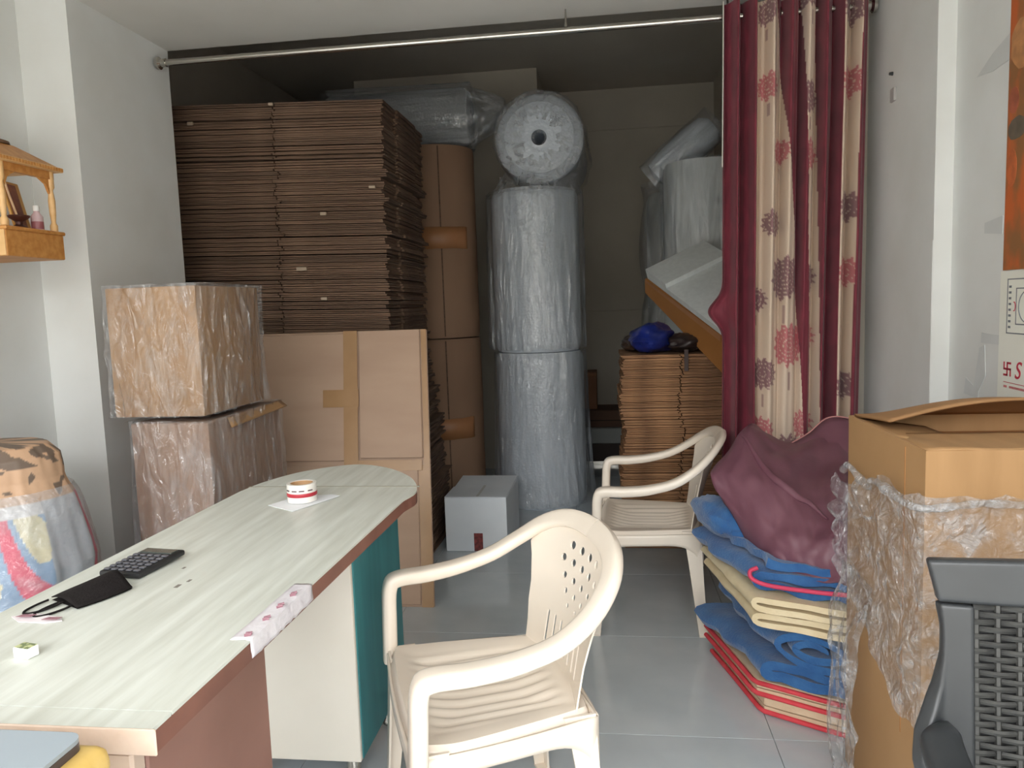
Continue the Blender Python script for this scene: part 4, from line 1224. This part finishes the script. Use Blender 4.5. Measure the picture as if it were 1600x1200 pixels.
for k in (0, 1):
    s = 1 if k else -1
    MB().add([(-0.02, s*(SW-0.028), 0.262), (-0.02, s*(SW-0.075), 0.262), (-0.02, s*(SW-0.045), 0.245), (-0.02, s*(SW-0.030), 0.215), (-0.012, s*(SW-0.028), 0.262), (-0.012, s*(SW-0.075), 0.262), (-0.012, s*(SW-0.045), 0.245), (-0.012, s*(SW-0.030), 0.215)],
             [(0, 1, 2, 3), (4, 5, 6, 7), (0, 1, 5, 4), (1, 2, 6, 5), (2, 3, 7, 6), (3, 0, 4, 7)]).build('arch_bracket', M_shr, sh)
MB().rbox((-SD-0.004, -SW-0.012, 0.287), (0.014, SW+0.012, 0.302), 0.003, 1).build('eave', M_shr2, sh)
for i in range(22):
    y = -SW-0.008+i*0.0122
    MB().box((0.014, y, 0.289), (0.0165, y+0.007, 0.299)).build('dentil', M_shr, sh)
mb = MB(); e = 0.006
mb.add([(-SD+e, -SW-e, 0.302), (-e+0.01, -SW-e, 0.302), (-e+0.01, SW+e, 0.302), (-SD+e, SW+e, 0.302), (-SD*0.68, -0.04, 0.362), (-SD*0.32, -0.04, 0.362), (-SD*0.32, 0.04, 0.362), (-SD*0.68, 0.04, 0.362)],
       [(3,2,1,0),(4,5,6,7),(0,1,5,4),(1,2,6,5),(2,3,7,6),(3,0,4,7)])
mb.build('roof', M_shr, sh)
M_fin = mat('dark_turned_wood', (104, 78, 58), 0.5)
MB().lathe([(0.052, 0.362), (0.050, 0.372), (0.028, 0.380), (0.012, 0.386), (0.010, 0.398), (0.020, 0.402), (0.022, 0.410), (0.010, 0.418), (0.004, 0.435)], 20, (-SD*0.5, 0, 0)).build('finial', M_fin, sh, True)
bt = thing('small_bottle', 'tiny clear bottle with pink liquid standing in the wall shrine', 'bottle', (-1.835, 2.295, 1.548))
MB().lathe([(0.017, 0.0), (0.018, 0.004), (0.018, 0.045), (0.010, 0.056), (0.008, 0.062)], 18).build('bottle_body', mat('pinkish_bottle', (196, 168, 172), 0.15, (206, 182, 184), 20), bt, True)
MB().lathe([(0.010, 0.062), (0.010, 0.078), (0.008, 0.080)], 14).build('cap', mat('white_cap', (226, 224, 222), 0.4), bt, True)
MB().lathe([(0.0184, 0.004), (0.0184, 0.028)], 18, caps=False).build('pink_band', mat('dull_pink_band', (150, 88, 92), 0.4), bt, True)
idol = thing('small_oil_lamp', 'small dark metal oil lamp beside the bottle in the wall shrine', 'lamp', (-1.85, 2.235, 1.548))
MB().lathe([(0.022, 0), (0.024, 0.006), (0.010, 0.014), (0.010, 0.022), (0.030, 0.036), (0.032, 0.042), (0.026, 0.040), (0.004, 0.036)], 20).build('bowl', mat('dark_copper', (84, 48, 40), 0.4, metal=0.3), idol, True)
MB().tube([(0, -0.005, 0.038), (0, -0.03, 0.10), (0, -0.05, 0.16)], 0.0035, 8).build('incense_stick', mat('pale_stick', (204, 168, 130), 0.6), idol, True)
fr2 = thing('leaning_picture', 'small amber-edged picture panel leaning inside the wall shrine', 'picture', (-1.900, 2.312, 1.548))
fr2.rotation_euler = (0, math.radians(-12), math.radians(10))
MB().rbox((-0.004, -0.045, 0.0), (0.004, 0.045, 0.165), 0.002, 1).build('frame_back', mat('amber_board', (198, 150, 80), 0.5), fr2)
MB().rbox((0.004, -0.036, 0.012), (0.007, 0.020, 0.155), 0.001, 1).build('picture_print', mat('dark_red_print', (110, 58, 48), 0.4, (150, 92, 62), 25), fr2)

# ------------------------------------------------------------------ bag behind the desk
sk_ = thing('cloth_sack', 'pink, blue and grey printed sack with brown top behind the desk', 'sack', (-1.765, 1.92, 0))
pk, bl_, gy, br_, tn = lin((206, 78, 104)), lin((136, 160, 188)), lin((176, 178, 184)), lin((112, 96, 84)), lin((196, 160, 130))
mb = MB(); NU, NV = 300, 200
def sack(u, v):
    a = 2*PI*u; h = 0.915
    rx = interp([(0, 0.26), (0.3, 0.272), (0.6, 0.268), (0.80, 0.215), (0.86, 0.195), (0.93, 0.19), (0.97, 0.16), (1, 0.02)], v)
    ry = rx*0.85
    wob = 1+0.06*fn(math.cos(a)*2, math.sin(a)*2, v*3)+0.03*fn(math.cos(a)*6, math.sin(a)*6, v*6)-0.03*math.exp(-((v-0.84)/0.03)**2)
    z = h*interp([(0, 0), (0.9, 0.93), (0.97, 0.99), (1, 1)], v)
    return (rx*wob*math.cos(a), ry*wob*math.sin(a), max(0.001, z))
def sack_col(u, v):
    a = 2*PI*u
    n = fn(math.cos(a)*2.2, math.sin(a)*2.2+v*2.5, v*3.0)
    w = math.sin(a*5+v*7+3.2*n)
    if v > 0.90:
        q = fn(math.cos(a)*5, math.sin(a)*5, v*30)
        return br_ if q > -0.05 else tn
    if v > 0.80: return tn if fn(a*3, v*20) > -0.25 else br_
    b = a if a > 3.0 else a+2*PI
    if b > 6.42: return pk if b > 6.62+0.25*n else gy
    if b > 5.92+0.10*n: return gy
    if v > 0.765: return lin((206, 204, 206))
    w = math.sin(b*7.5+2.2+v*2.0+3.4*n)
    if w > 0.10: return pk
    if w > -0.82: return bl_
    return lin((206, 198, 168))
mb.grid(sack, NU, NV, True)
for j in range(NV+1):
    for i in range(NU): mb.col.append(sack_col(i/NU, j/NV))
mb.build('sack_body', mat('printed_sack_cloth', (200, 90, 110), 0.55, attr='Col', bump=0.25, bscale=20), sk_, True)
MB().grid(lambda u, v: tuple(Vector(sack(u, 0.05+0.78*v))*1.0+Vector((0.012*math.cos(2*PI*u)+0.01*fn(u*20, v*6), 0.012*math.sin(2*PI*u), 0))), 90, 30, True).build('clear_cover', film('sack_clear_cover', lo=0.05, hi=0.32), sk_, 'all')

# ------------------------------------------------------------------ poster and calendar on the right wall
ps = thing('wall_poster', 'orange and brown painted-picture poster hung on the right wall', 'poster', (XR-0.001, 2.0, 1.3))
M_poster = mat('orange_poster_print', (142, 98, 60), 0.4, (192, 98, 48), 9.0, (1, 1.6, 1), detail=9, lo=0.40, hi=0.60)
MB().box((-0.003, -0.40, 0.0), (0.0, 0.245, 0.86)).build('printed_sheet', M_poster, ps)
for (y0, z0, w, h, c) in ((0.15, 0.34, 0.09, 0.06, (92, 84, 72)), (0.19, 0.22, 0.05, 0.10, (172, 92, 52)), (0.19, 0.41, 0.05, 0.07, (150, 84, 62)), (0.13, 0.52, 0.11, 0.13, (164, 116, 76))):
    pts = [(y0+w*(0.5+0.5*math.cos(a*PI/7)*(1+0.2*fn(a, z0*9))), z0+h*(0.5+0.5*math.sin(a*PI/7)*(1+0.2*fn(a*2, z0*5)))) for a in range(14)]
    n = len(pts)
    MB().add([(-0.0036, y, z) for y, z in pts]+[(-0.0028, y, z) for y, z in pts], [tuple(range(n)), tuple(range(2*n-1, n-1, -1))]+[(i, (i+1) % n, n+(i+1) % n, n+i) for i in range(n)]).build('print_patch', mat('poster_patch', c, 0.4, tuple(min(255, int(q*1.2)) for q in c), 30), ps)
cl = thing('wall_calendar', 'cream wall calendar with red lettering hung below the orange poster', 'calendar', (XR-0.001, 2.0, 0.93))
MB().box((-0.003, -0.40, 0.0), (0.0, 0.255, 0.368)).build('calendar_sheet', mat('cream_calendar_paper', (226, 226, 214), 0.5, (232, 232, 222), 4), cl)
M_rp = mat('red_calendar_print', (186, 50, 70), 0.5); M_gp = mat('grey_calendar_print', (112, 116, 122), 0.5)
def mark(y0, z0, y1, z1, w, m=M_rp, name='print_mark'):
    d = Vector((y1-y0, z1-z0)); L_ = d.length; a = math.atan2(d.y, d.x)
    MB().box((-0.0038, -w/2, -w/2), (-0.0028, L_+w/2, w/2), Matrix.Translation((0, y0, z0)) @ Matrix.Rotation(a, 4, 'X')).build(name, m, cl)
# picture frame rule and side dashes; y grows away from the viewer, so to the left in view
mark(0.215, 0.345, 0.215, 0.20, 0.003, M_gp); mark(0.215, 0.345, -0.05, 0.345, 0.003, M_gp); mark(0.215, 0.20, -0.05, 0.20, 0.003, M_gp)
for i in range(8): mark(0.205, 0.325-i*0.0155, 0.199, 0.325-i*0.0155, 0.006, M_gp)
mark(0.170, 0.32, 0.170, 0.225, 0.003, M_gp); mark(0.170, 0.32, 0.0, 0.32, 0.003, M_gp); mark(0.170, 0.225, 0.0, 0.225, 0.003, M_gp)
pts = [(-0.0034, 0.115+0.042*math.cos(a*PI/16), 0.272+0.042*math.sin(a*PI/16)) for a in range(33)]
MB().tube(pts, 0.0014, 6).build('ring_emblem', M_gp, cl)
pts = [(-0.0034, 0.180+0.006*math.cos(a*PI/8), 0.272+0.012*math.sin(a*PI/8)) for a in range(3, 14)]
MB().tube(pts, 0.0012, 6).build('print_mark', M_rp, cl)
# auspicious hooked-cross mark and first capital of the title line
cy, cz, q = 0.205, 0.102, 0.0165
for (a, b, c, d) in ((cy, cz-q, cy, cz+q), (cy+q, cz, cy-q, cz), (cy, cz+q, cy-q, cz+q), (cy-q, cz, cy-q, cz-q), (cy, cz-q, cy+q, cz-q), (cy+q, cz, cy+q, cz+q)):
    mark(a, b, c, d, 0.0055)
def letter(ch, y, z, size, m, name='title_letter'):
    cu_ = bpy.data.curves.new(name, 'FONT'); cu_.body = ch; cu_.size = size; cu_.extrude = 0.0005; cu_.shear = 0.25
    o = bpy.data.objects.new(name, cu_); C.objects.link(o)
    me = bpy.data.meshes.new_from_object(o.evaluated_get(bpy.context.evaluated_depsgraph_get()))
    bpy.data.objects.remove(o); bpy.data.curves.remove(cu_)
    o = bpy.data.objects.new(name, me); C.objects.link(o); me.materials.append(m); o.parent = cl
    o.matrix_local = Matrix.Translation((-0.0036, y, z)) @ Matrix(((0, 0, -1, 0), (-1, 0, 0, 0), (0, 1, 0, 0), (0, 0, 0, 1)))
    return o
letter('S', 0.168, 0.080, 0.066, M_rp)
mark(0.222, 0.066, -0.20, 0.060, 0.0015)
for i in range(12): mark(0.218-i*0.017-(0.012 if i > 0 else 0), 0.054-i*0.0002, 0.208-i*0.017-(0.012 if i > 0 else 0), 0.054-i*0.0002, 0.006, mat('pale_red_print', (196, 120, 120), 0.5))
